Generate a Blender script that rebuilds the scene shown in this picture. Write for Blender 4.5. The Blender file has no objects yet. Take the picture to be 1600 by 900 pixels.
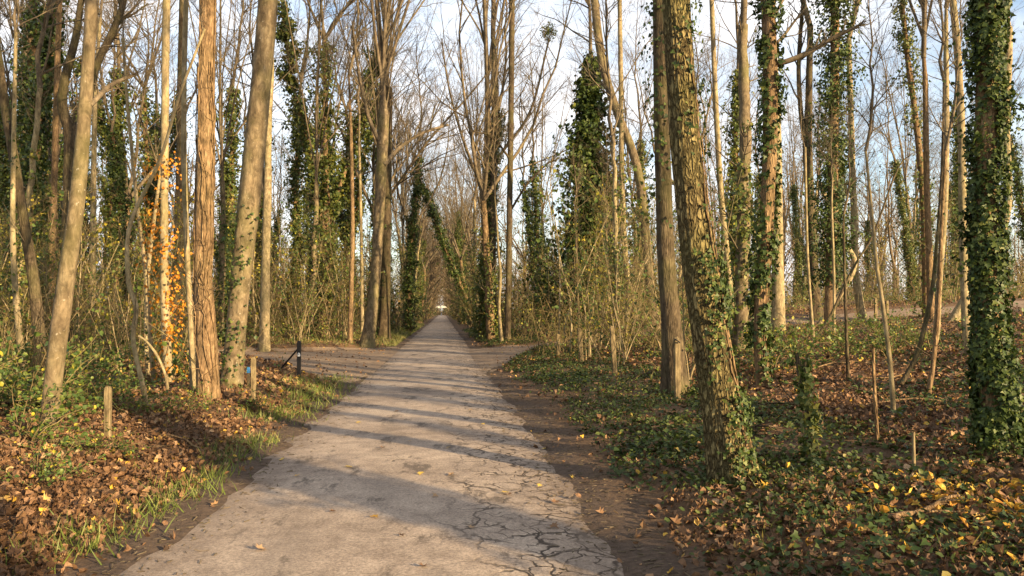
import bpy, math
import numpy as np
from mathutils import Vector, Matrix

# ------------------------------------------------------------------ camera, sky, sun, exposure
SC = bpy.context.scene
COL = SC.collection
F = 1170.0                       # focal length in pixels of the 1600 px wide photograph
YAW, PITCH = math.radians(5.27), math.radians(1.8)
CAM = np.array([0.0, 0.0, 1.65])
cd = bpy.data.cameras.new('camera')
cd.sensor_width = 36.0
cd.lens = F / 1600 * 36
cd.clip_start, cd.clip_end = 0.05, 3000
cam = bpy.data.objects.new('camera', cd)
COL.objects.link(cam)
cam.location = CAM
cam.rotation_euler = (math.pi / 2 + PITCH, 0, -YAW)
SC.camera = cam

SUN_EL, SUN_AZ = math.radians(15.0), math.radians(137.0)
S_DIR = Vector((math.sin(SUN_AZ) * math.cos(SUN_EL), math.cos(SUN_AZ) * math.cos(SUN_EL), math.sin(SUN_EL)))
W = bpy.data.worlds.new('World')
SC.world = W
W.use_nodes = True
wn, wl = W.node_tree.nodes, W.node_tree.links
wn.clear()
w_out = wn.new('ShaderNodeOutputWorld')
w_bg = wn.new('ShaderNodeBackground')
w_bg.inputs[1].default_value = 0.105
sky = wn.new('ShaderNodeTexSky')
sky.sky_type = 'NISHITA'
sky.sun_disc = False
sky.sun_elevation = SUN_EL
sky.sun_rotation = SUN_AZ
sky.air_density, sky.dust_density, sky.ozone_density = 1.0, 1.2, 1.0
tc = wn.new('ShaderNodeTexCoord')
mp = wn.new('ShaderNodeMapping')
mp.inputs['Scale'].default_value = (1.0, 1.0, 2.6)
cn = wn.new('ShaderNodeTexNoise')
cn.inputs['Scale'].default_value = 2.6
cn.inputs['Detail'].default_value = 7
cn.inputs['Roughness'].default_value = 0.6
cr = wn.new('ShaderNodeValToRGB')
cr.color_ramp.elements[0].position, cr.color_ramp.elements[0].color = 0.32, (0, 0, 0, 1)
cr.color_ramp.elements[1].position, cr.color_ramp.elements[1].color = 0.60, (0.92, 0.92, 0.92, 1)
cm = wn.new('ShaderNodeMixRGB')
cm.inputs[2].default_value = (4.7, 4.6, 4.6, 1)          # thin cloud, lit evenly
wl.new(tc.outputs['Generated'], mp.inputs['Vector'])
wl.new(mp.outputs[0], cn.inputs['Vector'])
wl.new(cn.outputs['Fac'], cr.inputs['Fac'])
wl.new(cr.outputs[0], cm.inputs[0])
wl.new(sky.outputs[0], cm.inputs[1])
wl.new(cm.outputs[0], w_bg.inputs[0])
wl.new(w_bg.outputs[0], w_out.inputs[0])

sd = bpy.data.lights.new('sun', 'SUN')
sd.energy = 5.0
sd.angle = math.radians(0.5)
sd.color = (1.0, 0.74, 0.42)
sun = bpy.data.objects.new('sun', sd)
COL.objects.link(sun)
sun.rotation_euler = S_DIR.to_track_quat('Z', 'Y').to_euler()
sun.location = (30, -30, 30)

vs = SC.view_settings
vs.view_transform, vs.look, vs.exposure, vs.gamma = 'Standard', 'None', 1.55, 1.0
vs.use_curve_mapping = False
SC.render.engine = 'CYCLES'
cy = SC.cycles
cy.max_bounces, cy.diffuse_bounces, cy.glossy_bounces, cy.transmission_bounces, cy.transparent_max_bounces = 5, 3, 2, 3, 4
cy.use_denoising = True

# ------------------------------------------------------------------ maths helpers
rng = np.random.default_rng(7)


def nrm(v):
    return v / np.maximum(np.linalg.norm(v, axis=-1, keepdims=True), 1e-9)


def hash2(i, j, seed):
    n = np.sin(i * 127.1 + j * 311.7 + seed * 74.7) * 43758.5453
    return n - np.floor(n)


def vnoise(x, y, seed=0.0):
    x, y = np.asarray(x, float), np.asarray(y, float)
    i, j = np.floor(x), np.floor(y)
    fx, fy = x - i, y - j
    fx, fy = fx * fx * (3 - 2 * fx), fy * fy * (3 - 2 * fy)
    a, b = hash2(i, j, seed), hash2(i + 1, j, seed)
    c, d = hash2(i, j + 1, seed), hash2(i + 1, j + 1, seed)
    return (a * (1 - fx) + b * fx) * (1 - fy) + (c * (1 - fx) + d * fx) * fy


def fbm(x, y, seed=0.0):
    return (vnoise(x, y, seed) * .55 + vnoise(x * 2.1, y * 2.1, seed + 3) * .3 + vnoise(x * 4.3, y * 4.3, seed + 5) * .15)


def sst(x, a, b):
    t = np.clip((np.asarray(x, float) - a) / (b - a), 0, 1)
    return t * t * (3 - 2 * t)


XC, HALF = -0.38, 1.55          # the lane's centre line and half width


def track_left(x, y):            # 1 inside the dirt track that leaves the lane to the left
    yn = np.interp(-x, [1.9, 2.6, 6.2, 12, 60], [16.2, 17.6, 24.0, 26.0, 34.0])
    yf = np.interp(-x, [1.9, 2.9, 5.7, 12, 60], [37.0, 34.0, 30.6, 30.2, 38.0])
    return sst(y, yn - .4, yn + .4) * (1 - sst(y, yf - .4, yf + .4)) * (x < -1.4)


def track_right(x, y):
    yn = np.interp(x, [1.2, 1.6, 3.7, 8, 17, 30, 70], [19.5, 21.5, 29.5, 32.6, 34.6, 36.6, 42.])
    yf = np.interp(x, [1.2, 1.6, 4.0, 8, 17, 30, 70], [34.5, 33.5, 34.2, 35.2, 37.0, 39.2, 45.])
    return sst(y, yn - .4, yn + .4) * (1 - sst(y, yf - .4, yf + .4)) * (x > .6)


def height(x, y):
    x, y = np.asarray(x, float), np.asarray(y, float)
    u = np.abs(x - XC)
    dl, dr = XC - HALF - x, x - XC - HALF
    tl, tr = track_left(x, y), track_right(x, y)
    left = (.27 * sst(dl, .2, 2.4) + .012 * np.clip(dl - 2, 0, 30)) * (1 - .85 * tl)
    right = .06 * np.clip(dr, 0, 34) + .07 * sst(dr, .5, 1.6) * (1 - tr)
    yp = np.interp(x, [8, 17, 30, 70], [32.6, 34.6, 36.6, 42.])
    right = right * (1 - .3 * tr * (dr < 3)) + .42 * sst(y - yp, -.5, 3.0) * sst(x, 7, 13)
    off = sst(u, HALF - .28, HALF + .02)
    rough = (fbm(x * .9, y * .9, 1) - .5) * .22 * sst(u, HALF + .2, HALF + 2.2) + (vnoise(x * 3.3, y * 3.3, 2) - .5) * .06
    rough = rough * (1 - .8 * np.maximum(tl, tr))
    return np.where(u < HALF - .28, -.06, -.06 * (1 - off) + left + right + off * rough)


CP, SP, CY_, SY_ = math.cos(PITCH), math.sin(PITCH), math.cos(YAW), math.sin(YAW)
AX_R = np.array([CY_, -SY_, 0])
AX_F = np.array([SY_ * CP, CY_ * CP, SP])
AX_U = np.cross(AX_R, AX_F)


def ray(px, py):
    return AX_F + (px - 800) / F * AX_R + (450 - py) / F * AX_U


def at(px, py, Y):
    d = ray(px, py)
    return CAM + d * (Y / d[1])


def depth(p):
    return float(np.dot(np.asarray(p) - CAM, AX_F))


_YS = np.concatenate([np.arange(1.5, 60, .04), np.arange(60, 400, .5)])


def ground(px, py):              # where the line of sight meets the ground
    d = ray(px, py)
    P = CAM + d[None] * (_YS / d[1])[:, None]
    hit = np.nonzero(P[:, 2] <= np.maximum(height(P[:, 0], P[:, 1]), 0.0 if abs(px) < 0 else -1))[0]
    i = hit[0] if len(hit) else len(P) - 1
    return np.array([P[i, 0], P[i, 1], float(height(P[i, 0], P[i, 1]))])


# ------------------------------------------------------------------ mesh helpers
class MB:
    def __init__(self):
        self.v, self.f3, self.f4, self.c, self.n = [], [], [], [], 0

    def add(self, V, f3=None, f4=None, c=None):
        V = np.asarray(V, float).reshape(-1, 3)
        if f3 is not None and len(f3): self.f3.append(np.asarray(f3, int) + self.n)
        if f4 is not None and len(f4): self.f4.append(np.asarray(f4, int) + self.n)
        self.v.append(V)
        self.c.append(np.full(len(V), .5) if c is None else np.broadcast_to(np.asarray(c, float), (len(V),)))
        self.n += len(V)
        return self

    def mesh(self, name, mat, smooth=True):
        V = np.concatenate(self.v)
        f3 = np.concatenate(self.f3) if self.f3 else np.zeros((0, 3), int)
        f4 = np.concatenate(self.f4) if self.f4 else np.zeros((0, 4), int)
        me = bpy.data.meshes.new(name)
        me.vertices.add(len(V))
        me.vertices.foreach_set('co', V.astype(np.float32).ravel())
        me.loops.add(len(f3) * 3 + len(f4) * 4)
        me.loops.foreach_set('vertex_index', np.concatenate([f3.ravel(), f4.ravel()]).astype(np.int32))
        me.polygons.add(len(f3) + len(f4))
        st = np.concatenate([np.arange(len(f3)) * 3, len(f3) * 3 + np.arange(len(f4)) * 4]).astype(np.int32)
        me.polygons.foreach_set('loop_start', st)
        me.polygons.foreach_set('use_smooth', np.full(len(f3) + len(f4), smooth))
        at_ = me.attributes.new('v', 'FLOAT', 'POINT')
        at_.data.foreach_set('value', np.concatenate(self.c).astype(np.float32))
        me.update(calc_edges=True)
        me.validate()
        if mat: me.materials.append(M[mat])
        return me

    def build(self, name, mat, parent=None, smooth=True):
        return link(name, self.mesh(name, mat, smooth), parent)


def link(name, data, parent=None, loc=None):
    o = bpy.data.objects.new(name, data)
    COL.objects.link(o)
    if parent is not None: o.parent = parent
    if loc is not None: o.location = [float(c) for c in loc]
    return o


def tag(o, label=None, cat=None, group=None, kind=None):
    if label: o['label'] = label
    if cat: o['category'] = cat
    if group: o['group'] = group
    if kind: o['kind'] = kind
    return o


def thing(name, loc, label, cat, group=None):
    return tag(link(name, None, None, loc), label, cat, group)


def tubes(P, R, S=3):
    P, R = np.asarray(P, float), np.asarray(R, float)
    N, K, _ = P.shape
    T = np.empty_like(P)
    T[:, 1:-1] = P[:, 2:] - P[:, :-2]
    T[:, 0], T[:, -1] = P[:, 1] - P[:, 0], P[:, -1] - P[:, -2]
    T = nrm(T)
    avg = nrm(P[:, -1] - P[:, 0])
    ref = np.where(np.abs(avg[:, 2:3]) > .75, np.array([[1., .1, 0]]), np.array([[.1, 0, 1.]]))
    A = nrm(np.cross(T, ref[:, None, :]))
    B = np.cross(T, A)
    th = np.arange(S) / S * 2 * np.pi
    V = P[:, :, None] + R[:, :, None, None] * (A[:, :, None] * np.cos(th)[None, None, :, None] + B[:, :, None] * np.sin(th)[None, None, :, None])
    n, k, s = np.meshgrid(np.arange(N), np.arange(K - 1), np.arange(S), indexing='ij')
    b = (n * K + k) * S
    q = np.stack([b + s, b + (s + 1) % S, b + S + (s + 1) % S, b + S + s], -1).reshape(-1, 4)
    return V.reshape(-1, 3), q


def grow(r, P, R, n, t0, t1, a0, a1, lr, K, up=.15, wob=.12, rk=.6, tip=.25, rmin=.004, taper=.55):
    N, Kp, _ = P.shape
    t = r.uniform(t0, t1, (N, n))
    x = t * (Kp - 1)
    i = np.minimum(x.astype(int), Kp - 2)
    fr = (x - i)[..., None]
    ar = np.arange(N)[:, None]
    st = P[ar, i] * (1 - fr) + P[ar, i + 1] * fr
    rr = R[ar, i] * (1 - fr[..., 0]) + R[ar, i + 1] * fr[..., 0]
    tan = nrm(P[ar, i + 1] - P[ar, i])
    plen = np.linalg.norm(np.diff(P, axis=1), axis=2).sum(1)[:, None]
    L = plen * lr * (1 - taper * t) * r.uniform(.65, 1.35, (N, n))
    perp = nrm(np.cross(tan, r.normal(size=(N, n, 3))))
    an = np.radians(r.uniform(a0, a1, (N, n)))[..., None]
    d = tan * np.cos(an) + perp * np.sin(an)
    d[..., 2] += up
    d = nrm(d).reshape(-1, 3)
    p = st.reshape(-1, 3)
    L = L.reshape(-1, 1)
    out = [p]
    for k in range(K - 1):
        p = p + d * L / (K - 1)
        out.append(p)
        d = d + r.normal(size=d.shape) * wob
        d[:, 2] += up * .4
        d = nrm(d)
    CP_ = np.stack(out, 1)
    r0 = np.maximum(rr.reshape(-1, 1) * rk, rmin)
    CR = np.maximum(r0 * np.linspace(1, tip, K)[None], rmin * .8)
    return CP_, CR


def catmull(pts, m):
    p = np.asarray(pts, float)
    p = np.vstack([2 * p[0] - p[1], p, 2 * p[-1] - p[-2]])
    n = len(p) - 3
    t = np.linspace(0, n, m)
    i = np.minimum(t.astype(int), n - 1)
    f = (t - i)[:, None]
    a, b, c, d = p[i], p[i + 1], p[i + 2], p[i + 3]
    return .5 * (2 * b + (c - a) * f + (2 * a - 5 * b + 4 * c - d) * f ** 2 + (3 * b - 3 * c + d - a) * f ** 3)


LEAF4 = (np.array([[0, 0, 0], [-.42, .38, .12], [0, 1, -.08], [.42, .38, .12]]), np.array([[0, 2, 1], [0, 3, 2]]))
LEAF5 = (np.array([[0, 0, 0], [-.45, .3, .1], [-.3, .75, .16], [0, 1.05, -.02], [.33, .72, .2], [.45, .3, .06], [0, .5, -.05]]),
         np.array([[6, 0, 5], [6, 5, 4], [6, 4, 3], [6, 3, 2], [6, 2, 1], [6, 1, 0]]))
IVY = (np.array([[0, 0, 0], [-.32, -.14, .06], [-.58, .2, .1], [-.27, .38, .05], [0, .95, -.12], [.27, .38, .05], [.58, .2, .1], [.32, -.14, .06], [0, .28, -.02]]),
       np.array([[8, 1, 0], [8, 2, 1], [8, 3, 2], [8, 4, 3], [8, 5, 4], [8, 6, 5], [8, 7, 6], [8, 0, 7]]))
_mo = [(0, 0, 0), (-.35, -.02, .1), (-.28, .18, .06), (-.62, .38, .18), (-.3, .45, .05), (-.34, .78, .16), (-.12, .66, .02), (0, 1.08, -.1),
       (.13, .64, .04), (.36, .8, .2), (.27, .44, .06), (.6, .42, .1), (.3, .16, .03), (.34, 0, .12), (0, .38, -.06)]
MAPLE = (np.array(_mo), np.array([[14, (k + 1) % 14, k] for k in range(14)]))
BLADE = (np.array([[-.03, 0, 0], [.03, 0, 0], [.022, .55, .05], [-.022, .55, .05], [0, 1, .25]]), np.array([[0, 1, 2], [0, 2, 3], [3, 2, 4]]))


def scatter(mb, tpl, pos, tip, nor, size, val):
    V, Fc = tpl
    pos, size = np.asarray(pos), np.asarray(size)
    tip = nrm(tip)
    xa = nrm(np.cross(tip, nor))
    za = np.cross(xa, tip)
    W_ = pos[:, None] + size[:, None, None] * (V[None, :, 0:1] * xa[:, None] + V[None, :, 1:2] * tip[:, None] + V[None, :, 2:3] * za[:, None])
    N, m = len(pos), len(V)
    f = (Fc[None] + (np.arange(N) * m)[:, None, None]).reshape(-1, 3)
    mb.add(W_.reshape(-1, 3), f3=f, c=np.repeat(val, m))
    return mb


# ------------------------------------------------------------------ materials
M = {}


def nodes(name):
    m = bpy.data.materials.new(name)
    m.use_nodes = True
    n, l = m.node_tree.nodes, m.node_tree.links
    n.clear()
    o = n.new('ShaderNodeOutputMaterial')
    b = n.new('ShaderNodeBsdfPrincipled')
    b.inputs['Specular IOR Level'].default_value = .25
    l.new(b.outputs[0], o.inputs[0])
    M[name] = m
    return n, l, b, o


def ramp(n, stops):
    r = n.new('ShaderNodeValToRGB')
    e = r.color_ramp.elements
    while len(e) < len(stops): e.new(.5)
    for k, (p, c) in enumerate(stops):
        e[k].position, e[k].color = p, (*c, 1)
    return r


def noise(n, l, vec, scale, detail=4, rough=.55, dist=0.0):
    t = n.new('ShaderNodeTexNoise')
    t.inputs['Scale'].default_value, t.inputs['Detail'].default_value = scale, detail
    t.inputs['Roughness'].default_value, t.inputs['Distortion'].default_value = rough, dist
    l.new(vec, t.inputs['Vector'])
    return t.outputs['Fac']


def mapping(n, l, src, sc):
    m = n.new('ShaderNodeMapping')
    m.inputs['Scale'].default_value = sc
    l.new(src, m.inputs['Vector'])
    return m.outputs[0]


def mixc(n, l, fac, a, b, mode='MIX'):
    m = n.new('ShaderNodeMixRGB')
    m.blend_type = mode
    for s, v in ((0, fac), (1, a), (2, b)):
        if isinstance(v, (tuple, list)): m.inputs[s].default_value = (*v, 1) if len(v) == 3 else v
        elif isinstance(v, (int, float)): m.inputs[s].default_value = v
        else: l.new(v, m.inputs[s])
    return m.outputs[0]


def math_(n, l, op, a, b=None):
    m = n.new('ShaderNodeMath')
    m.operation = op
    for s, v in ((0, a), (1, b)):
        if v is None: continue
        if isinstance(v, (int, float)): m.inputs[s].default_value = v
        else: l.new(v, m.inputs[s])
    return m.outputs[0]


def bump(n, l, b, hgt, strength, dist):
    k = n.new('ShaderNodeBump')
    k.inputs['Strength'].default_value, k.inputs['Distance'].default_value = strength, dist
    l.new(hgt, k.inputs['Height'])
    l.new(k.outputs[0], b.inputs['Normal'])


def bark(name, dark, mid, light, vscale=(9, 9, 1.6), fiss=.6, algae=.25, bd=.02, flake=0.0, mott=.6):
    n, l, b, o = nodes(name)
    co = n.new('ShaderNodeTexCoord').outputs['Object']
    v = mapping(n, l, co, vscale)
    f1 = noise(n, l, v, 1.6, 7, .65, .6)
    vo = n.new('ShaderNodeTexVoronoi')
    vo.feature = 'DISTANCE_TO_EDGE'
    vo.inputs['Scale'].default_value = 1.7
    wv = n.new('ShaderNodeVectorMath')
    l.new(v, wv.inputs[0])
    nz = n.new('ShaderNodeTexNoise')
    nz.inputs['Scale'].default_value = 2.0
    l.new(v, nz.inputs['Vector'])
    l.new(nz.outputs['Color'], wv.inputs[1])
    l.new(wv.outputs[0], vo.inputs['Vector'])
    edge = math_(n, l, 'MINIMUM', math_(n, l, 'MULTIPLY', vo.outputs['Distance'], 4.0), 1.0)
    base = ramp(n, [(.28, dark), (.5, mid), (.75, light)])
    l.new(f1, base.inputs[0])
    c = mixc(n, l, math_(n, l, 'MULTIPLY', math_(n, l, 'SUBTRACT', 1.0, edge), fiss), base.outputs[0], dark)
    mot = ramp(n, [(.36, (.12, .12, .12)), (.64, (.9, .9, .9))])
    l.new(noise(n, l, mapping(n, l, co, (1, 1, .55)), 7.5, 7, .7, .8), mot.inputs[0])
    c = mixc(n, l, mott, c, mot.outputs[0], 'OVERLAY')
    big = noise(n, l, co, 1.1, 3)
    am = ramp(n, [(.45, (0, 0, 0)), (.7, (algae,) * 3)])
    l.new(big, am.inputs[0])
    c = mixc(n, l, am.outputs[0], c, (.13, .14, .035))
    if flake:
        sp = ramp(n, [(.66, (0, 0, 0)), (.72, (flake,) * 3)])
        l.new(noise(n, l, co, 22, 3), sp.inputs[0])
        c = mixc(n, l, sp.outputs[0], c, (.42, .39, .31))
    l.new(c, b.inputs['Base Color'])
    b.inputs['Roughness'].default_value = .92
    b.inputs['Specular IOR Level'].default_value = .12
    h = math_(n, l, 'ADD', math_(n, l, 'MULTIPLY', f1, .5), math_(n, l, 'MULTIPLY', edge, fiss))
    bump(n, l, b, h, .9, bd)


bark('bark_beech', (.065, .048, .03), (.135, .103, .062), (.21, .17, .108), (6, 6, 2.2), .18, .4, .015, .45)
bark('bark_oak', (.06, .045, .022), (.225, .18, .08), (.37, .3, .14), (14, 14, 4.5), .95, .35, .06, 0, .3)
bark('bark_brown', (.09, .055, .03), (.21, .14, .075), (.31, .215, .12), (14, 14, 2.6), .5, .15, .025)
bark('bark_dark', (.035, .027, .018), (.085, .064, .04), (.135, .102, .062), (10, 10, 2), .5, .3, .02)
bark('bark_pale', (.12, .095, .055), (.235, .185, .105), (.33, .27, .16), (8, 8, 2.5), .15, .3, .008, .4)
bark('wood_post', (.08, .06, .035), (.19, .145, .08), (.28, .22, .125), (30, 30, 2), .3, .2, .008)
bark('twig', (.065, .05, .035), (.12, .094, .062), (.18, .14, .09), (4, 4, 2), 0, .15, .004)
bark('twig_red', (.07, .05, .032), (.13, .098, .06), (.19, .145, .09), (2, 2, 1), 0, 0, .004)
bark('brush', (.075, .052, .028), (.15, .11, .056), (.24, .18, .09), (2, 2, 1), 0, .6, .004)


def leafmat(name, stops, trans=.3, rough=.45, spec=.3):
    n, l, b, o = nodes(name)
    a = n.new('ShaderNodeAttribute')
    a.attribute_name = 'v'
    r = ramp(n, stops)
    r.color_ramp.interpolation = 'LINEAR'
    l.new(a.outputs['Fac'], r.inputs[0])
    co = n.new('ShaderNodeTexCoord').outputs['Object']
    c = mixc(n, l, .35, r.outputs[0], noise(n, l, co, 40, 2), 'OVERLAY')
    l.new(c, b.inputs['Base Color'])
    b.inputs['Roughness'].default_value = rough
    b.inputs['Specular IOR Level'].default_value = spec
    t = n.new('ShaderNodeBsdfTranslucent')
    l.new(c, t.inputs[0])
    mx = n.new('ShaderNodeMixShader')
    mx.inputs[0].default_value = trans
    l.new(b.outputs[0], mx.inputs[1])
    l.new(t.outputs[0], mx.inputs[2])
    l.new(mx.outputs[0], o.inputs[0])


leafmat('ivy', [(0, (.014, .028, .009)), (.45, (.036, .06, .014)), (.8, (.08, .11, .024)), (1, (.15, .165, .038))], .22, .48, .22)
leafmat('ivy_yellow', [(0, (.035, .06, .015)), (.5, (.08, .11, .025)), (1, (.22, .2, .04))], .3)
leafmat('litter', [(0, (.04, .024, .015)), (.3, (.105, .058, .031)), (.6, (.185, .105, .055)), (.85, (.28, .17, .09)), (.97, (.4, .28, .16)), (1, (.5, .31, .05))], .12, .6, .2)
leafmat('litter_gold', [(0, (.35, .16, .03)), (.5, (.5, .28, .04)), (1, (.6, .42, .08))], .25, .55, .2)
leafmat('orange_leaf', [(0, (.4, .14, .02)), (.5, (.6, .25, .025)), (1, (.68, .36, .05))], .45, .5)
leafmat('yellow_leaf', [(0, (.14, .13, .025)), (.5, (.27, .23, .035)), (1, (.45, .36, .04))], .4, .5)
leafmat('olive_leaf', [(0, (.035, .055, .015)), (.45, (.08, .095, .024)), (.75, (.14, .12, .035)), (1, (.2, .13, .055))], .3, .5)
leafmat('grass', [(0, (.06, .085, .02)), (.5, (.12, .16, .03)), (.85, (.2, .22, .06)), (1, (.34, .28, .13))], .3, .5)
leafmat('weed', [(0, (.03, .045, .012)), (.5, (.06, .085, .02)), (.9, (.12, .14, .035)), (1, (.25, .2, .05))], .25, .5)
leafmat('bramble_leaf', [(0, (.04, .075, .02)), (.5, (.09, .14, .03)), (.85, (.19, .22, .045)), (1, (.42, .36, .04))], .35, .45)

# ground: soil and litter, bare trodden soil along the lane
n, l, b, o = nodes('soil')
pos = n.new('ShaderNodeNewGeometry').outputs['Position']
g1, g2 = noise(n, l, pos, 1.3, 6, .6), noise(n, l, pos, 14, 6, .7)
r1 = ramp(n, [(.3, (.045, .03, .018)), (.5, (.11, .065, .034)), (.68, (.19, .115, .055)), (.8, (.13, .115, .04))])
l.new(mixc(n, l, .55, g1, g2), r1.inputs[0])
sx = n.new('ShaderNodeSeparateXYZ')
l.new(pos, sx.inputs[0])
u_ = math_(n, l, 'ABSOLUTE', math_(n, l, 'ADD', sx.outputs['X'], -XC))
edge_ = math_(n, l, 'SUBTRACT', u_, math_(n, l, 'MULTIPLY', noise(n, l, pos, .9, 4), 1.1))
er = ramp(n, [(0, (1, 1, 1)), (1, (0, 0, 0))])
mr = n.new('ShaderNodeMapRange')
mr.inputs[1].default_value, mr.inputs[2].default_value = 1.25, 1.75
l.new(edge_, mr.inputs[0])
l.new(mr.outputs[0], er.inputs[0])
r2 = ramp(n, [(.3, (.05, .034, .024)), (.6, (.105, .072, .05)), (.75, (.16, .115, .08))])
l.new(g2, r2.inputs[0])
l.new(mixc(n, l, er.outputs[0], r1.outputs[0], r2.outputs[0]), b.inputs['Base Color'])
b.inputs['Roughness'].default_value = .95
bump(n, l, b, g2, .9, .04)

# the lane: worn pale asphalt, cracked towards its right-hand edge
n, l, b, o = nodes('asphalt')
pos = n.new('ShaderNodeNewGeometry').outputs['Position']
big, mid_, fine = noise(n, l, pos, .55, 5, .6), noise(n, l, pos, 5, 5, .6), noise(n, l, pos, 70, 5, .8)
r1 = ramp(n, [(.38, (.2, .155, .12)), (.5, (.3, .238, .186)), (.62, (.4, .322, .25))])
l.new(mixc(n, l, .4, big, mid_), r1.inputs[0])
gr = ramp(n, [(.36, (.18, .18, .18)), (.64, (.82, .82, .82))])
l.new(noise(n, l, pos, 42, 6, .85), gr.inputs[0])
c = mixc(n, l, .75, r1.outputs[0], gr.outputs[0], 'OVERLAY')
stn = n.new('ShaderNodeTexVoronoi')                     # exposed stones
stn.inputs['Scale'].default_value = 38
l.new(pos, stn.inputs['Vector'])
sr = ramp(n, [(.1, (.5, .5, .5)), (.2, (0, 0, 0))])
l.new(stn.outputs['Distance'], sr.inputs[0])
c = mixc(n, l, sr.outputs[0], c, (.4, .34, .27))
lv = mapping(n, l, pos, (2.2, .35, 1))
streak = ramp(n, [(.5, (0, 0, 0)), (.75, (.45, .45, .45))])
l.new(noise(n, l, lv, 1.0, 4), streak.inputs[0])
c = mixc(n, l, streak.outputs[0], c, (.14, .115, .095))
nz = n.new('ShaderNodeTexNoise')
nz.inputs['Scale'].default_value, nz.inputs['Detail'].default_value = 3.2, 5
l.new(pos, nz.inputs['Vector'])
wv = n.new('ShaderNodeVectorMath')
wv.operation = 'MULTIPLY_ADD'
l.new(nz.outputs['Color'], wv.inputs[0])
wv.inputs[1].default_value = (.5, .5, .5)
l.new(pos, wv.inputs[2])
cracks = []
for sc_, wd in ((2.1, .046), (5.0, .055)):
    vo = n.new('ShaderNodeTexVoronoi')
    vo.feature = 'DISTANCE_TO_EDGE'
    vo.voronoi_dimensions = '2D'
    vo.inputs['Scale'].default_value = sc_
    l.new(wv.outputs[0], vo.inputs['Vector'])
    cr_ = n.new('ShaderNodeMapRange')
    cr_.inputs[1].default_value, cr_.inputs[2].default_value = wd * .35, wd
    cr_.inputs[3].default_value, cr_.inputs[4].default_value = 1, 0
    l.new(vo.outputs['Distance'], cr_.inputs[0])
    cracks.append(cr_.outputs[0])
sx = n.new('ShaderNodeSeparateXYZ')
l.new(pos, sx.inputs[0])
xm = n.new('ShaderNodeMapRange')                       # cracking grows towards the right edge
xm.inputs[1].default_value, xm.inputs[2].default_value = -.2, .5
l.new(math_(n, l, 'ADD', sx.outputs['X'], math_(n, l, 'MULTIPLY', math_(n, l, 'SUBTRACT', noise(n, l, pos, 1.1, 3), .5), 1.5)), xm.inputs[0])
patch = ramp(n, [(.6, (0, 0, 0)), (.66, (1, 1, 1))])
l.new(noise(n, l, pos, .8, 3, .5), patch.inputs[0])
mask = math_(n, l, 'MAXIMUM', xm.outputs[0], math_(n, l, 'MULTIPLY', patch.outputs[0], .7))
gate = ramp(n, [(.36, (0, 0, 0)), (.5, (1, 1, 1))])
l.new(noise(n, l, pos, 2.4, 2), gate.inputs[0])
ck = math_(n, l, 'MAXIMUM', math_(n, l, 'MULTIPLY', cracks[0], math_(n, l, 'MULTIPLY', mask, gate.outputs[0])),
           math_(n, l, 'MULTIPLY', cracks[1], math_(n, l, 'MULTIPLY', math_(n, l, 'POWER', mask, 3.0), gate.outputs[0])))
c = mixc(n, l, math_(n, l, 'MULTIPLY', ck, .95), c, (.035, .026, .02))
dp = ramp(n, [(.55, (0, 0, 0)), (.62, (.8, .8, .8))])    # rough dark patches with their top coat gone
l.new(noise(n, l, mapping(n, l, pos, (2.2, .9, 1)), .95, 7, .75), dp.inputs[0])
c = mixc(n, l, dp.outputs[0], c, (.085, .068, .055))
ed_ = n.new('ShaderNodeMapRange')                       # soil trodden on to the edges of the lane
ed_.inputs[1].default_value, ed_.inputs[2].default_value = 1.05, 1.7
l.new(math_(n, l, 'ADD', math_(n, l, 'ABSOLUTE', math_(n, l, 'ADD', sx.outputs['X'], -XC)), math_(n, l, 'MULTIPLY', math_(n, l, 'SUBTRACT', noise(n, l, pos, 3.0, 6, .7), .5), 1.3)), ed_.inputs[0])
c = mixc(n, l, math_(n, l, 'MULTIPLY', ed_.outputs[0], .6), c, (.115, .08, .056))
l.new(c, b.inputs['Base Color'])
b.inputs['Roughness'].default_value = .85
h = math_(n, l, 'SUBTRACT', math_(n, l, 'ADD', math_(n, l, 'MULTIPLY', fine, .5), math_(n, l, 'MULTIPLY', mid_, .3)), math_(n, l, 'MULTIPLY', ck, .8))
bump(n, l, b, h, .7, .02)

n, l, b, o = nodes('track_dirt')
pos = n.new('ShaderNodeNewGeometry').outputs['Position']
g2 = noise(n, l, pos, 9, 6, .7)
r1 = ramp(n, [(.3, (.12, .082, .055)), (.55, (.22, .16, .11)), (.75, (.29, .22, .16))])
l.new(mixc(n, l, .5, noise(n, l, pos, .7, 5), g2), r1.inputs[0])
l.new(r1.outputs[0], b.inputs['Base Color'])
b.inputs['Roughness'].default_value = .95
bump(n, l, b, g2, .8, .03)


def plain(name, col, rough=.6, metal=0.0, var=.25):
    n, l, b, o = nodes(name)
    co = n.new('ShaderNodeTexCoord').outputs['Object']
    r = ramp(n, [(.3, tuple(c * (1 - var) for c in col)), (.7, tuple(min(1, c * (1 + var)) for c in col))])
    l.new(noise(n, l, co, 25, 4), r.inputs[0])
    l.new(r.outputs[0], b.inputs['Base Color'])
    b.inputs['Roughness'].default_value, b.inputs['Metallic'].default_value = rough, metal


plain('black_paint', (.018, .017, .017), .5)
plain('white_tag', (.75, .75, .72), .5, 0, .05)
plain('blue_paint', (.05, .22, .5), .5)
plain('bridge_white', (.5, .48, .43), .7, 0, .08)
plain('bridge_dark', (.07, .055, .05), .7)
plain('stone', (.28, .25, .2), .9)
plain('dark_cloth', (.03, .035, .05), .9)
plain('blue_cloth', (.12, .16, .24), .9)
plain('skin', (.5, .32, .24), .6, 0, .05)
plain('hair', (.05, .035, .025), .7)

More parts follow.
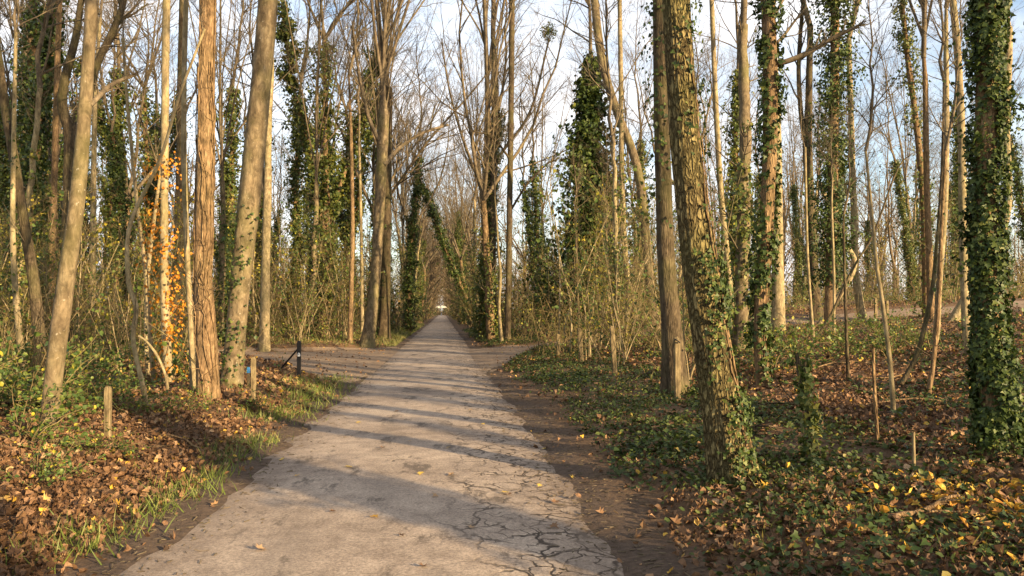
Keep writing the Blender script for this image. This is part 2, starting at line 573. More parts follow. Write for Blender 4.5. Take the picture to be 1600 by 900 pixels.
# ------------------------------------------------------------------ the setting: ground, lane, tracks
gx = np.concatenate([-np.geomspace(420, 14, 34), np.arange(-13.8, 15, .27), np.geomspace(15.2, 420, 34)])
gy = np.concatenate([-np.geomspace(160, 4, 22), np.arange(-3.8, 40, .27), np.geomspace(40.3, 700, 66)])
X, Yg = np.meshgrid(gx, gy)
Z = height(X, Yg)
nx, ny = len(gx), len(gy)
ii, jj = np.meshgrid(np.arange(nx - 1), np.arange(ny - 1))
q = np.stack([jj * nx + ii, jj * nx + ii + 1, (jj + 1) * nx + ii + 1, (jj + 1) * nx + ii], -1).reshape(-1, 4)
tag(MB().add(np.stack([X, Yg, Z], -1).reshape(-1, 3), f4=q).build('ground', 'soil'), kind='structure')

us = np.linspace(-1, 1, 25)
ry = np.concatenate([np.arange(-8, 40, .2), np.geomspace(40.2, 480, 90)])
U, YY = np.meshgrid(us, ry)
hw = 1.72 + .2 * (fbm(YY * .8, np.sign(U) * 5, 4) - .5) * 2
XX = XC + U * hw
ZZ = .028 - .04 * (np.abs(U * hw) / 1.6) ** 2.4 + (vnoise(XX * 2, YY * 1.2, 9) - .5) * .008
nx, ny = len(us), len(ry)
ii, jj = np.meshgrid(np.arange(nx - 1), np.arange(ny - 1))
q = np.stack([jj * nx + ii, jj * nx + ii + 1, (jj + 1) * nx + ii + 1, (jj + 1) * nx + ii], -1).reshape(-1, 4)
tag(MB().add(np.stack([XX, YY, ZZ], -1).reshape(-1, 3), f4=q).build('lane', 'asphalt'), kind='structure')


def track(name, xs, fn, ylo, yhi):
    ss = np.linspace(0, 1, 20)
    P = []
    for x in xs:
        ys = np.linspace(ylo, yhi + abs(x) * .2, 600)
        m = ys[fn(np.full(600, x), ys) > .5]
        a, b_ = (m[0], m[-1]) if len(m) > 1 else (26, 26.1)
        for s in ss:
            y = a + (b_ - a) * s + (fbm(x * .7, s * 3, 6) - .5) * .5
            P.append((x, y, float(height(x, y)) + .03 * math.sin(math.pi * s) - .008 + .004))
    nx, ny = 20, len(xs)
    ii, jj = np.meshgrid(np.arange(nx - 1), np.arange(ny - 1))
    q = np.stack([jj * nx + ii, jj * nx + ii + 1, (jj + 1) * nx + ii + 1, (jj + 1) * nx + ii], -1).reshape(-1, 4)
    tag(MB().add(np.array(P), f4=q).build(name, 'track_dirt'), kind='structure')


track('dirt_track', np.concatenate([-np.arange(1.85, 12, .3), -np.arange(12, 60, 2.)]), track_left, 10, 40)
track('forest_path', np.concatenate([np.arange(1.05, 12, .3), np.arange(12, 66, 1.5)]), track_right, 14, 42)

# ------------------------------------------------------------------ crowns and other shared growth
def crown_mesh(kind, seed, fine=1.0):
    r = np.random.default_rng(seed)
    mb = MB()
    if kind == 'vase':                    # steep stems fanning from one point
        n0 = 6
        st = []
        for k in range(n0):
            a = k / n0 * 2 * math.pi + r.uniform(-.4, .4)
            tl = math.radians(r.uniform(6, 19) if k else 2)
            d = np.array([math.cos(a) * math.sin(tl), math.sin(a) * math.sin(tl), math.cos(tl)])
            p, pl = (np.array([0, 0, -.1]) if k == 0 else np.array(st[0][0]) * .6 + np.array(st[0][1]) * .4 if k < 4 else np.array(st[0][1]) * r.uniform(.6, 1.)), []
            Ls = r.uniform(9, 12.5)
            for j in range(9):
                pl.append(p)
                p = p + d * Ls / 8
                d = nrm(d + r.normal(size=3) * .045)
            st.append(pl)
        P0, R0 = np.array(st), np.linspace(.042, .011, 9)[None] * np.array([1.8, 1, .9, 1, .8, .85])[:, None]
        mb.add(*[(v, None, f) for v, f in [tubes(P0, R0, 7)]][0])
        P1, R1 = grow(r, P0, R0, 7, .08, .95, 18, 42, .42, 7, .12, .09, .55)
    elif kind == 'leader':                # one leader with side limbs
        zz = np.linspace(0, 11.5, 10)
        P0 = np.stack([np.cumsum(r.normal(size=10) * .1) * (zz > 0), np.cumsum(r.normal(size=10) * .1) * (zz > 0), zz], -1)[None]
        P0[0, 0, :2] = 0
        R0 = np.linspace(.1, .014, 10)[None]
        mb.add(*[(v, None, f) for v, f in [tubes(P0, R0, 7)]][0])
        P1, R1 = grow(r, P0, R0, 26, .03, .97, 32, 68, .42, 7, .14, .11, .5)
    else:                                  # broad crown of heavy forked limbs
        n0 = 4
        st = []
        for k in range(n0):
            a = k / n0 * 2 * math.pi + r.uniform(-.5, .5)
            tl = math.radians(r.uniform(12, 38))
            d = np.array([math.cos(a) * math.sin(tl), math.sin(a) * math.sin(tl), math.cos(tl)])
            p, pl = np.zeros(3), []
            Ls = r.uniform(8, 11)
            for j in range(9):
                pl.append(p)
                p = p + d * Ls / 8
                d = nrm(d + r.normal(size=3) * .1 + np.array([0, 0, .05]))
            st.append(pl)
        P0, R0 = np.array(st), np.linspace(.075, .014, 9)[None].repeat(n0, 0)
        mb.add(*[(v, None, f) for v, f in [tubes(P0, R0, 7)]][0])
        P1, R1 = grow(r, P0, R0, 8, .12, .95, 28, 60, .45, 7, .1, .13, .55)
    v, f = tubes(P1, R1, 4); mb.add(v, None, f)
    P2, R2 = grow(r, P1, R1, 6, .15, .98, 25, 60, .42, 5, .1, .12, .6, .3, .005)
    v, f = tubes(P2, R2, 3); mb.add(v, None, f)
    P3, R3 = grow(r, P2, R2, max(2, int(9 * fine)), .1, 1, 20, 60, .5, 3, .08, .14, .6, .4, .0032)
    v, f = tubes(P3, R3, 3); mb.add(v, None, f)
    return mb.mesh('crown', 'twig')


CROWNS = {'vase': [crown_mesh('vase', s) for s in (11, 12, 13)],
          'leader': [crown_mesh('leader', s) for s in (21, 22)],
          'broad': [crown_mesh('broad', s) for s in (31, 32)]}


def ivy_leaves(r, path, rad, count, h0=0., h1=1., spread=.3, size=(.09, .16), tpl=LEAF4, side=None, clump=1.0, seed=0., cover=.55):
    """leaves clinging to a stem (path, radii): position, tip direction, normal, size, value"""
    m = len(path)
    t = r.uniform(h0, h1, count * 3)
    th = r.uniform(0, 2 * np.pi, count * 3)
    dn = fbm(th * 1.3, t * m * .35, seed + 20)
    keep = r.uniform(size=count * 3) < np.clip((dn - .5) * 3.2 * clump + cover, .02, 1)
    if side is not None:
        keep &= r.uniform(size=count * 3) < np.clip(.5 + .75 * np.cos(th - side[0]), side[1], 1)
    t, th, dn = t[keep][:count], th[keep][:count], dn[keep][:count]
    x = t * (m - 1)
    i = np.minimum(x.astype(int), m - 2)
    f = (x - i)[:, None]
    c = path[i] * (1 - f) + path[i + 1] * f
    rr = rad[i] * (1 - f[:, 0]) + rad[i + 1] * f[:, 0]
    out = np.stack([np.cos(th), np.sin(th), np.zeros_like(th)], -1)
    ext = spread * np.clip((dn - .25) * 2.2, .08, 1.3) * r.uniform(0, 1, len(t)) ** .8
    p = c + out * (rr + .015 + ext)[:, None]
    p[:, 2] += r.normal(size=len(t)) * .05
    nor = nrm(out + r.normal(size=p.shape) * .45 + np.array([0, 0, .35]))
    tip = nrm(np.cross(nor, r.normal(size=p.shape)) + np.array([0, 0, -.75]))
    tip = nrm(tip - nor * (tip * nor).sum(1, keepdims=True))
    sz = r.uniform(size[0], size[1], len(t))
    val = np.clip(r.normal(.5, .22, len(t)), 0, 1)
    return p, tip, nor, sz, val


def ivy_shoots(r, mb, path, rad, n, h0, h1, spread, mat_tpl=LEAF4, size=(.1, .16), per=26, cone=0.):
    """leafy side shoots standing off an ivy-clad stem, which break its outline"""
    m = len(path)
    t = r.uniform(h0, h1, n)
    i = np.minimum((t * (m - 1)).astype(int), m - 1)
    th = r.uniform(0, 2 * np.pi, n)
    for k in range(n):
        L = spread * r.uniform(.5, 1.5) * (1 - cone * t[k])
        d = nrm(np.array([math.cos(th[k]), math.sin(th[k]), r.uniform(-.1, .9)]))
        s = r.uniform(0, 1, per)[:, None]
        p = path[i[k]] + d * (rad[i[k]] + s * L) + r.normal(size=(per, 3)) * (.06 + .13 * L * (1 - s * .5))
        nor = nrm(r.normal(size=(per, 3)) + np.array([0, 0, .8]) + d * .5)
        tip = nrm(np.cross(nor, r.normal(size=(per, 3))) + np.array([0, 0, -.4]))
        scatter(mb, mat_tpl, p, tip, nor, r.uniform(size[0], size[1], per), np.clip(r.normal(.55, .22, per), 0, 1))


def trunk_shape(path, rad, S=18, flare=.5, fl=.3, ridge=0.0, seed=0.):
    """a stem with a flared, fluted foot and uneven surface"""
    V, q = tubes(path[None], rad[None], S)
    K = len(path)
    V = V.reshape(K, S, 3)
    c = path[:, None]
    h = np.concatenate([[0], np.cumsum(np.linalg.norm(np.diff(path, axis=0), axis=1))])[:, None]
    th = np.arange(S)[None] / S * 2 * np.pi
    k = 1 + flare * np.exp(-h / fl) * (.75 + .45 * np.sin(th * 4 + seed) + .2 * np.sin(th * 7 + seed * 2))
    per = np.cos(th), np.sin(th)
    k = k + .09 * (fbm(per[0] * 1.4 + 5 + seed, h * .9 + per[1] * 1.4, seed) - .5) * 2
    rk_ = np.random.default_rng(int(seed * 10))
    for _ in range(int(h[-1, 0] * .9)):                # knots and old branch scars
        hk, tk, sz = rk_.uniform(.4, h[-1, 0]), rk_.uniform(0, 6.28), rk_.uniform(.06, .2)
        k = k + sz * np.exp(-((np.angle(np.exp(1j * (th - tk)))) ** 2 / .09 + (h - hk) ** 2 / .008))
    if ridge:
        wob = fbm(h * 1.1, th * 2.2, seed + 4) * 5 + fbm(h * 6, th * 4, seed + 6) * 1.4
        k = k + ridge * (np.abs(np.sin(th * S / 8 + wob)) - .6)
    V = c + (V - c) * k[..., None]
    return V.reshape(-1, 3), q


TREES = {}
SPOTS = []                        # where trees already stand


def traced_tree(label, pts, bk='bark_beech', hc=9.0, crown='leader', cs=None, rtop=.62, group=None, name='tree', cat='tree',
                ivy=None, side_limbs=(), ridge=0.0, flare=.6, S=18, seed=None, lean=0.0, base=None, twigs=0, crown_rot=None):
    """pts: (px, py, width px) from top to base, read off the photograph; the stem stands where its base meets the ground"""
    seed = len(SPOTS) + 100 if seed is None else seed
    r = np.random.default_rng(seed)
    g = ground(pts[-1][0], pts[-1][1]) if base is None else np.array([*base, float(height(*base))])
    Yb = g[1]
    pp, rr = [], []
    for (px, py, w) in reversed(pts):
        p = at(px, py, Yb)
        pp.append(p)
        rr.append(w * .88 * depth(p) / F / 2)
    pp, rr = np.array(pp), np.array(rr)
    pp[0] = g
    dz = pp[:, 2] - pp[0, 2]
    pp[:, 1] += lean * dz
    if hc > dz[-1] + .3:              # carry on above the frame
        d = nrm(pp[-1] - pp[-2])
        d[0] *= .6
        d = nrm(d)
        k = max(2, int((hc - dz[-1]) / 1.5) + 1)
        p = pp[-1]
        ex = []
        stp = (hc - dz[-1]) / k / max(d[2], .5)
        for j in range(k):
            d = nrm(d + np.append(r.normal(size=2) * .025, .03))
            p = p + d * stp
            ex.append(p)
        e_r = np.linspace(rr[-1], rr[-1] * rtop, k + 1)[1:]
        pp, rr = np.vstack([pp, ex]), np.concatenate([rr, e_r])
    loc = pp[0].copy()
    pp = pp - loc
    d0 = nrm(pp[1] - pp[0])
    pp = np.vstack([pp[0] - d0 * .3, pp])
    rr = np.concatenate([rr[:1] * 1.02, rr])
    H = pp[-1, 2]
    m = int(np.clip(H / .14, 24, 110))
    path = catmull(pp, m)
    rad = np.maximum(catmull(np.stack([rr, rr, rr], -1), m)[:, 0], .01)
    t = thing(name, loc, label, cat, group)
    SPOTS.append((loc[0], loc[1]))
    V, q = trunk_shape(path, rad, S, flare, max(.18, rad[0] * 1.9), ridge, seed * 1.7)
    MB().add(V, f4=q).build('trunk', bk, t)
    if crown:
        me = CROWNS[crown][seed % len(CROWNS[crown])]
        c = link('crown', me, t, path[-1] - nrm(path[-1] - path[-2]) * .05)
        s = (cs or rad[-1] / .1)
        c.scale = (s, s, s)
        c.rotation_euler = (0, 0, r.uniform(0, 6.28) if crown_rot is None else crown_rot)
    if twigs:                         # thin shoots off the bole
        P1, R1 = grow(r, path[None], rad[None], twigs, .25, .98, 35, 80, .14, 5, .15, .16, .12, .3, .005)
        R1 = np.minimum(R1, .018)
        P2, R2 = grow(r, P1, R1, 5, .2, 1, 25, 60, .45, 3, .1, .15, .6, .4, .003)
        mb = MB()
        for a_ in (tubes(P1, R1, 4), tubes(P2, R2, 3)): mb.add(a_[0], None, a_[1])
        tag(mb.build('side_shoots', 'twig', t), kind='stuff')
    for lb in side_limbs:             # limbs read off the photograph: (px, py, width) from the stem outwards, depth offset at the tip
        pl, dy = lb
        a = np.array([at(px, py, Yb + dy * k / (len(pl) - 1)) for k, (px, py, w) in enumerate(pl)]) - loc
        ra = np.array([w * Yb / F / 2 for px, py, w in pl])
        P = catmull(a, 16)[None]
        R = catmull(np.stack([ra] * 3, -1), 16)[None, :, 0]
        P1, R1 = grow(r, P, R, 10, .25, 1, 25, 60, .35, 5, .1, .12, .5, .3, .005)
        P2, R2 = grow(r, P1, R1, 6, .1, 1, 20, 60, .5, 3, .08, .14, .6, .4, .0035)
        mb = MB()
        for a_ in (tubes(P, R, 7), tubes(P1, R1, 4), tubes(P2, R2, 3)): mb.add(a_[0], None, a_[1])
        mb.build('limb', 'twig' if bk != 'bark_dark' else 'bark_dark', t)
    if ivy:
        for iv in (ivy if isinstance(ivy, list) else [ivy]):
            mb = MB()
            a = ivy_leaves(r, path, rad, iv['n'], iv.get('h0', .02), iv.get('h1', .95), iv.get('spread', .25), iv.get('size', (.07, .13)),
                           side=iv.get('side'), clump=iv.get('clump', 1.), seed=seed, cover=iv.get('cover', .55))
            tpl = IVY if iv.get('near') else LEAF4
            k = iv.get('single', 0)
            if k:                       # the leaves that face the lane largest stand as pieces of their own
                cf = nrm(CAM - (a[0] + loc))
                sc_ = (a[2] * cf).sum(1) * a[3]
                zz = a[0][:, 2] + loc[2]
                sc_[zz > 1.65 + .4 * Yb] = -1
                idx = np.argsort(-sc_)[:k]
            else:
                idx = np.array([], int)
            rest = np.setdiff1d(np.arange(len(a[3])), idx)
            scatter(mb, tpl, *(x[rest] for x in a))
            if iv.get('shoots'):
                ivy_shoots(r, mb, path, rad, iv['shoots'], iv.get('h0', .02), iv.get('h1', .95), iv.get('sspread', .5), LEAF4, iv.get('size', (.08, .14)))
            o_ = tag(mb.build('ivy', iv.get('mat', 'ivy'), t), kind='stuff')
            base_leaf = []
            for j in idx:
                if len(base_leaf) < 8:
                    lm = MB().add(IVY[0] * np.array([1, 1, r.uniform(.4, 2.2)]), f3=IVY[1], c=[.25, .4, .5, .6, .7, .8, .45, .95][len(base_leaf)]).mesh('leaf', 'ivy')
                    base_leaf.append(lm)
                lf = link('leaf', base_leaf[int(j) % len(base_leaf)], o_)
                tp = a[1][j]; xa = nrm(np.cross(tp, a[2][j])); za = np.cross(xa, tp)
                lf.matrix_local = Matrix.Translation(a[0][j]) @ Matrix((xa, tp, za)).transposed().to_4x4() @ Matrix.Scale(float(a[3][j]), 4)
    TREES[label] = (t, path, rad, loc)
    return t, path, rad, loc



# ------------------------------------------------------------------ the trees that stand out in the photograph
TT = traced_tree
NEAR_IVY = dict(near=True, size=(.024, .05))
# left of the lane
TT('dark slender trunk leaning out to the left behind the smooth grey leaning tree', [(0, 115, 15), (22, 250, 16), (40, 360, 17), (55, 460, 19), (66, 590, 21)], 'bark_dark', 9, 'leader', twigs=6)
TT('smooth grey beech leaning right, beside the weathered post on the leafy bank',
   [(143, 0, 20), (138, 90, 20), (131, 190, 22), (120, 320, 25), (102, 450, 28), (86, 570, 29), (75, 682, 31)], 'bark_beech', 9, 'broad', cs=.75, S=22,
   side_limbs=[([(140, 165, 8), (155, 150, 8), (175, 132, 7), (215, 115, 5)], .6)], flare=.25)
TT('dark forked tree with two curving stems behind the smooth grey leaning beech',
   [(127, 0, 10), (118, 60, 12), (100, 130, 15), (98, 170, 17), (110, 215, 21), (107, 330, 21), (102, 450, 22), (104, 560, 24)], 'bark_dark', 12, 'broad', cs=.8,
   side_limbs=[([(112, 205, 13), (133, 180, 11), (150, 105, 11), (178, 45, 10), (196, -10, 9), (205, -120, 7)], .3)])
TT('tree thickly wrapped in ivy to its top behind the dark slender leaning trunk',
   [(52, 0, 14), (48, 200, 15), (45, 350, 16), (35, 545, 18)], 'bark_brown', 13, 'leader', ivy=dict(n=2600, spread=.45, h0=.42, h1=1, size=(.09, .16), shoots=60, sspread=.6))
TT('thin straight brown trunk between the ivied tree and the forked tree', [(91, 60, 9), (86, 250, 10), (82, 420, 11), (83, 548, 12)], 'bark_brown', 13, 'leader', twigs=8)
TT('thin mottled pale trunk standing behind the weathered post', [(148, 170, 8), (146, 300, 9), (145, 430, 10), (144, 540, 11)], 'bark_pale', 13, 'leader', twigs=10)
TT('thin ivied yellow trunk curving up beside the smooth grey leaning beech', [(20, 370, 9), (24, 450, 10), (30, 520, 11), (38, 590, 12)], 'bark_pale', 7, 'leader',
   ivy=dict(n=220, spread=.06, size=(.05, .08)), twigs=5)
TT('slim pale trunk with orange vine leaves climbing up it', [(260, 0, 13), (258, 150, 13), (257, 300, 13), (257, 450, 14), (263, 600, 16)], 'bark_pale', 11, 'leader', twigs=4,
   ivy=dict(n=850, spread=.42, h0=.13, h1=.42, size=(.045, .085), mat='orange_leaf', clump=1.2))
TT('grey trunk standing close behind the brown vine-laced trunk', [(287, 0, 15), (284, 150, 16), (282, 300, 17), (278, 450, 20), (276, 545, 23)], 'bark_dark', 13, 'leader')
TT('thin slightly bent pale stem touching the brown vine-laced trunk', [(291, 0, 8), (288, 120, 8), (288, 260, 9), (293, 400, 9), (299, 520, 10), (302, 612, 12)], 'bark_pale', 9, 'leader', cs=.4)
VT = TT('thick brown straight trunk laced with dead vines on the verge', [(326, 0, 27), (322, 150, 28), (320, 300, 29), (317, 420, 30), (321, 500, 34), (326, 625, 38)],
        'bark_brown', 11, 'broad', cs=.95, S=24, ridge=.03, flare=.35)
TT('thick leaning brown trunk with ivy creeping up its foot', [(419, 0, 33), (409, 120, 35), (398, 230, 37), (384, 360, 38), (372, 480, 33), (362, 605, 36)],
   'bark_beech', 11, 'broad', cs=1.05, S=24, flare=.3, ivy=[dict(n=900, spread=.1, h0=.02, h1=.36, size=(.04, .07), side=(3.6, 0.02), near=True)])
TT('pale forked trunk standing at the far edge of the dirt track', [(424, 120, 9), (420, 200, 10), (418, 300, 14), (415, 420, 15), (413, 548, 18)], 'bark_pale', 13, 'leader', flare=.7,
   side_limbs=[([(417, 310, 9), (410, 280, 8), (407, 220, 7), (412, 150, 6)], .3)])
# saplings by the vine-laced trunk
SG = dict(name='sapling', cat='sapling', flare=.1, S=8)
TT('crooked sapling bent like an elbow, crossing towards the vine-laced trunk', [(320, 45, 4), (280, 150, 5), (250, 250, 6), (203, 352, 7), (201, 440, 8), (213, 480, 8), (208, 530, 8), (220, 590, 9), (231, 638, 10)], 'bark_pale', 3, 'leader', cs=.12, twigs=8, **SG)
TT('wavy pale sapling rising beside the elbowed sapling', [(192, 60, 5), (198, 150, 5), (205, 225, 6), (215, 325, 6), (227, 420, 7), (229, 455, 8), (234, 520, 8), (242, 600, 9)], 'bark_pale', 3, 'leader', cs=.15, twigs=8, **SG)
TT('thin sapling slanting up behind the wavy pale sapling', [(264, 200, 4), (252, 262, 5), (240, 350, 6), (231, 430, 7), (228, 520, 7), (232, 590, 8)], 'bark_pale', 3, 'leader', cs=.15, twigs=5, **SG)
TT('short bowed stem arching over below the wavy pale sapling', [(216, 525, 4), (228, 533, 4), (245, 555, 5), (258, 585, 5), (263, 615, 6)], 'bark_pale', 0, None, **SG)
# along the lane, far side of the dirt track
TT('pale-footed avenue tree with upswept stems at the mouth of the dirt track', [(598, 190, 20), (596, 260, 19), (592, 330, 18), (588, 410, 18), (582, 480, 20), (573, 540, 25)],
   'bark_beech', 11, 'vase', cs=1.75, S=20, flare=.5, lean=.02,
   side_limbs=[([(600, 258, 8), (625, 230, 6), (660, 208, 5), (700, 195, 4)], 2.), ([(594, 225, 7), (575, 180, 6), (562, 120, 5), (550, 40, 4)], -1.)])
TT('darker avenue tree close behind the pale-footed one', [(606, 150, 17), (604, 300, 17), (603, 420, 17), (600, 530, 20)], 'bark_dark', 14, 'vase', cs=1.7)
TT('slender trunk between the dirt track and the pale-footed avenue tree', [(549, 230, 6), (551, 350, 7), (549, 450, 8), (547, 535, 9)], 'bark_brown', 12, 'leader', cs=.7, twigs=14)
TT('thin yellowish trunk beside the foot of the pale-footed avenue tree', [(563, 300, 5), (565, 400, 6), (566, 530, 7)], 'bark_pale', 11, 'leader', cs=.6, twigs=10)
TT('tall avenue tree with rusty foot and upswept stems beyond the path mouth', [(762, 200, 13), (762, 260, 13), (760, 340, 13), (757, 430, 13), (759, 520, 17)], 'bark_brown', 16, 'vase', cs=2.3, S=20,
   side_limbs=[([(757, 300, 6), (735, 250, 5), (715, 190, 4), (700, 130, 3), (690, 60, 2)], -2.), ([(761, 270, 6), (790, 230, 5), (830, 170, 4), (858, 60, 3)], -2.)])
TT('dark straight avenue tree just behind the rusty-footed one', [(774, 150, 12), (771, 300, 12), (769, 420, 13), (772, 524, 15)], 'bark_dark', 18, 'vase', cs=2.0)
TT('straight single pole tree at the corner of the path mouth', [(800, 0, 10), (799, 120, 10), (797, 280, 10), (795, 400, 10), (793, 532, 12)], 'bark_dark', 20, 'leader', cs=1.0, twigs=16,
   side_limbs=[([(798, 250, 4), (770, 215, 3), (740, 205, 2)], -1.), ([(797, 330, 4), (830, 280, 3), (880, 235, 2)], -1.)])
TT('thin crooked pale stem beside the rusty-footed avenue tree', [(779, 395, 4), (782, 430, 5), (780, 480, 5), (784, 534, 6)], 'bark_pale', 7, 'leader', cs=.4, twigs=6)
# right of the lane
TT('thin mottled ivied stem beside the S-bent trunk', [(968, 0, 8), (970, 120, 8), (971, 240, 9), (975, 370, 10), (984, 470, 10), (992, 535, 12)], 'bark_pale', 11, 'leader', cs=.7,
   ivy=dict(n=500, spread=.1, h0=.1, h1=.8, size=(.06, .1)))
TT('smooth pale trunk with an S-shaped bend leaning left', [(928, -10, 14), (934, 50, 15), (944, 110, 15), (964, 175, 15), (986, 230, 15), (1001, 290, 16), (1008, 360, 16), (1014, 430, 17), (1026, 525, 20)],
   'bark_beech', 13, 'leader', cs=.8, S=20)
TT('dark rough trunk hidden close behind the big ridged oak', [(1030, -5, 24), (1033, 120, 26), (1036, 260, 28), (1041, 400, 31), (1048, 500, 34), (1056, 612, 42)], 'bark_dark', 12, 'broad', cs=1.2, S=24, ridge=.03,
   ivy=dict(n=500, spread=.22, h0=.33, h1=.8, size=(.06, .1), side=(3.1, 0.)))
TT('big ridged oak leaning left with ivy up its foot beside the lane',
   [(1056, -10, 46), (1060, 60, 48), (1067, 160, 51), (1076, 270, 54), (1090, 390, 58), (1106, 500, 62), (1124, 620, 66), (1146, 752, 80)],
   'bark_oak', 12, 'broad', cs=1.7, S=72, ridge=.075, flare=.25,
   ivy=[dict(n=2300, spread=.08, h0=.015, h1=.28, side=(-.1, -.25), single=160, clump=1.5, near=True, size=(.02, .048)),
        dict(n=900, spread=.12, h0=.28, h1=.75, side=(-.1, -.2), **NEAR_IVY)])
TT('ivy-wound trunk with a dead dark branch, behind the big ridged oak', [(1200, -5, 24), (1203, 100, 25), (1203, 220, 25), (1198, 340, 24), (1190, 460, 23), (1188, 540, 22), (1193, 606, 24)],
   'bark_brown', 11, 'broad', cs=.9, S=20, ivy=[dict(n=3000, spread=.14, h0=.2, h1=.98, clump=1.2, near=True, size=(.06, .1)), dict(n=300, spread=.06, h0=.02, h1=.25, side=(-.3, 0.), near=True, size=(.05, .09))],
   side_limbs=[([(1208, 102, 9), (1240, 92, 9), (1270, 78, 8), (1300, 60, 7), (1325, 48, 6), (1345, 38, 4)], -.6), ([(1205, 75, 5), (1225, 55, 5), (1240, 35, 4), (1260, 10, 3)], .5)])
TT('stout pale trunk standing behind the ivy-wound trunk', [(1214, 250, 17), (1215, 380, 19), (1216, 518, 24)], 'bark_pale', 13, 'broad', cs=.9, flare=.5)
TT('slim pale trunk between the big oak and the ivy-wound trunk', [(1112, 0, 8), (1118, 150, 9), (1126, 300, 10), (1138, 420, 11), (1144, 520, 13)], 'bark_pale', 12, 'leader', twigs=10)
TT('thin bare stem hugging the right side of the big oak', [(1088, 155, 4), (1098, 280, 5), (1112, 390, 6), (1122, 480, 7), (1130, 570, 7)], 'bark_pale', 6, 'leader', cs=.2, twigs=4)
TT('forked dark trunk left of the ivy column by the path', [(1266, 40, 10), (1264, 150, 12), (1262, 240, 16), (1268, 350, 16), (1272, 430, 17), (1275, 500, 19)], 'bark_dark', 14, 'leader',
   side_limbs=[([(1262, 240, 9), (1252, 180, 8), (1248, 100, 7), (1255, 0, 6)], .5)], ivy=dict(n=500, spread=.12, h0=.05, h1=.7, size=(.07, .12)))
TT('tree hidden in a thick hanging column of ivy by the path', [(1305, -10, 14), (1304, 120, 15), (1302, 250, 16), (1299, 380, 17), (1296, 510, 19)], 'bark_brown', 15, 'leader',
   ivy=dict(n=7500, spread=1.0, h0=.22, h1=1, size=(.1, .18), shoots=170, sspread=.95, cover=.8))
TT('pale trunk touching the thick ivy column by the path', [(1326, 60, 9), (1330, 200, 10), (1334, 330, 11), (1336, 420, 12), (1348, 500, 15)], 'bark_pale', 14, 'leader')
TT('pale stem leaning left across the ivy column', [(1281, 285, 7), (1298, 330, 8), (1316, 375, 9), (1334, 420, 10), (1344, 470, 10)], 'bark_pale', 6, 'leader', cs=.3, base=(17.3, 33.2), **SG)
TT('tree with a brown tangled ivy sleeve beyond the path', [(1418, 90, 9), (1430, 180, 10), (1442, 300, 11), (1446, 400, 12), (1448, 496, 14)], 'bark_brown', 16, 'leader',
   ivy=dict(n=1900, spread=.45, h0=.05, h1=.95, size=(.1, .17), mat='ivy_yellow', shoots=30, sspread=.7))
TT('forking bare tree beside the brown-sleeved one beyond the path', [(1446, 140, 9), (1448, 280, 10), (1452, 400, 11), (1455, 498, 13)], 'bark_brown', 12, 'vase', cs=1.5)
TT('pale sunlit trunk just left of the big ivy-covered tree', [(1489, 0, 11), (1496, 80, 12), (1502, 200, 12), (1504, 350, 13), (1508, 470, 14), (1514, 556, 17)], 'bark_pale', 11, 'leader', cs=.7, twigs=4)
TT('pale trunk half hidden behind the big ivy-covered tree', [(1576, 60, 13), (1571, 200, 14), (1568, 350, 15), (1566, 480, 17)], 'bark_pale', 13, 'leader', base=(21.2, 29.5))
TT('big upright tree cloaked in dark ivy leaves at the right of the wood',
   [(1545, -10, 36), (1543, 120, 36), (1541, 260, 37), (1541, 400, 39), (1546, 540, 43), (1556, 640, 47), (1562, 712, 58)], 'bark_brown', 12, 'broad', cs=1.5, S=28, ridge=.03, flare=.3,
   ivy=[dict(n=13500, spread=.1, h0=.1, h1=.66, clump=1.3, cover=.9, single=260, shoots=80, sspread=.17, near=True, size=(.022, .058)), dict(n=500, spread=.12, h0=.01, h1=.16, side=(-.2, 0.), **NEAR_IVY)])
TT('pair-stemmed thin tree left of the big ivy-covered tree', [(1478, 60, 8), (1479, 200, 9), (1476, 330, 10), (1468, 430, 10), (1464, 510, 11), (1459, 538, 12)], 'bark_pale', 9, 'leader', cs=.6, twigs=8)
# right-hand saplings standing in the leaf litter
TT('straight pale sapling in the litter between the oak and the big ivied tree', [(1352, 230, 4), (1362, 330, 5), (1370, 415, 6), (1379, 475, 7), (1391, 572, 8), (1397, 656, 9)], 'bark_pale', 3, 'leader', cs=.2, twigs=6, **SG)
TT('dark sapling with a strongly bowed foot left of the big ivied tree', [(1470, 300, 5), (1462, 400, 6), (1457, 450, 7), (1446, 505, 8), (1431, 558, 8), (1405, 606, 9)], 'bark_dark', 5, 'leader', cs=.25, twigs=6, **SG)
TT('thin brown sapling beside the dark bowed one', [(1478, 230, 4), (1470, 380, 6), (1466, 480, 7), (1459, 560, 8), (1450, 622, 9)], 'bark_brown', 4, 'leader', cs=.25, twigs=6, **SG)
TT('dark crooked sapling sweeping right across the clearing', [(1425, 240, 2), (1402, 265, 3), (1365, 365, 4), (1338, 410, 4), (1318, 450, 5), (1297, 495, 5), (1276, 528, 6), (1262, 560, 7)], 'bark_dark', 3, None, twigs=14, **SG)
TT('thin yellow pole sapling beside the forked dark trunk', [(1258, 230, 4), (1261, 380, 5), (1265, 450, 5), (1271, 532, 6)], 'bark_pale', 6, 'leader', cs=.2, twigs=6, **SG)
TT('thin straight sapling below the thick ivy column', [(1300, 340, 4), (1303, 440, 5), (1303, 536, 5)], 'bark_pale', 5, 'leader', cs=.2, twigs=5, **SG)
TT('slim dark upright sapling right of the crooked sweeping one', [(1318, 360, 4), (1321, 470, 5), (1325, 594, 6)], 'bark_dark', 3, 'leader', cs=.2, twigs=6, **SG)
TT('bare knee-high dead stalk with a side twig among the litter', [(1364, 545, 5), (1366, 600, 6), (1371, 692, 7)], 'bark_brown', 0, None, twigs=3, **SG)
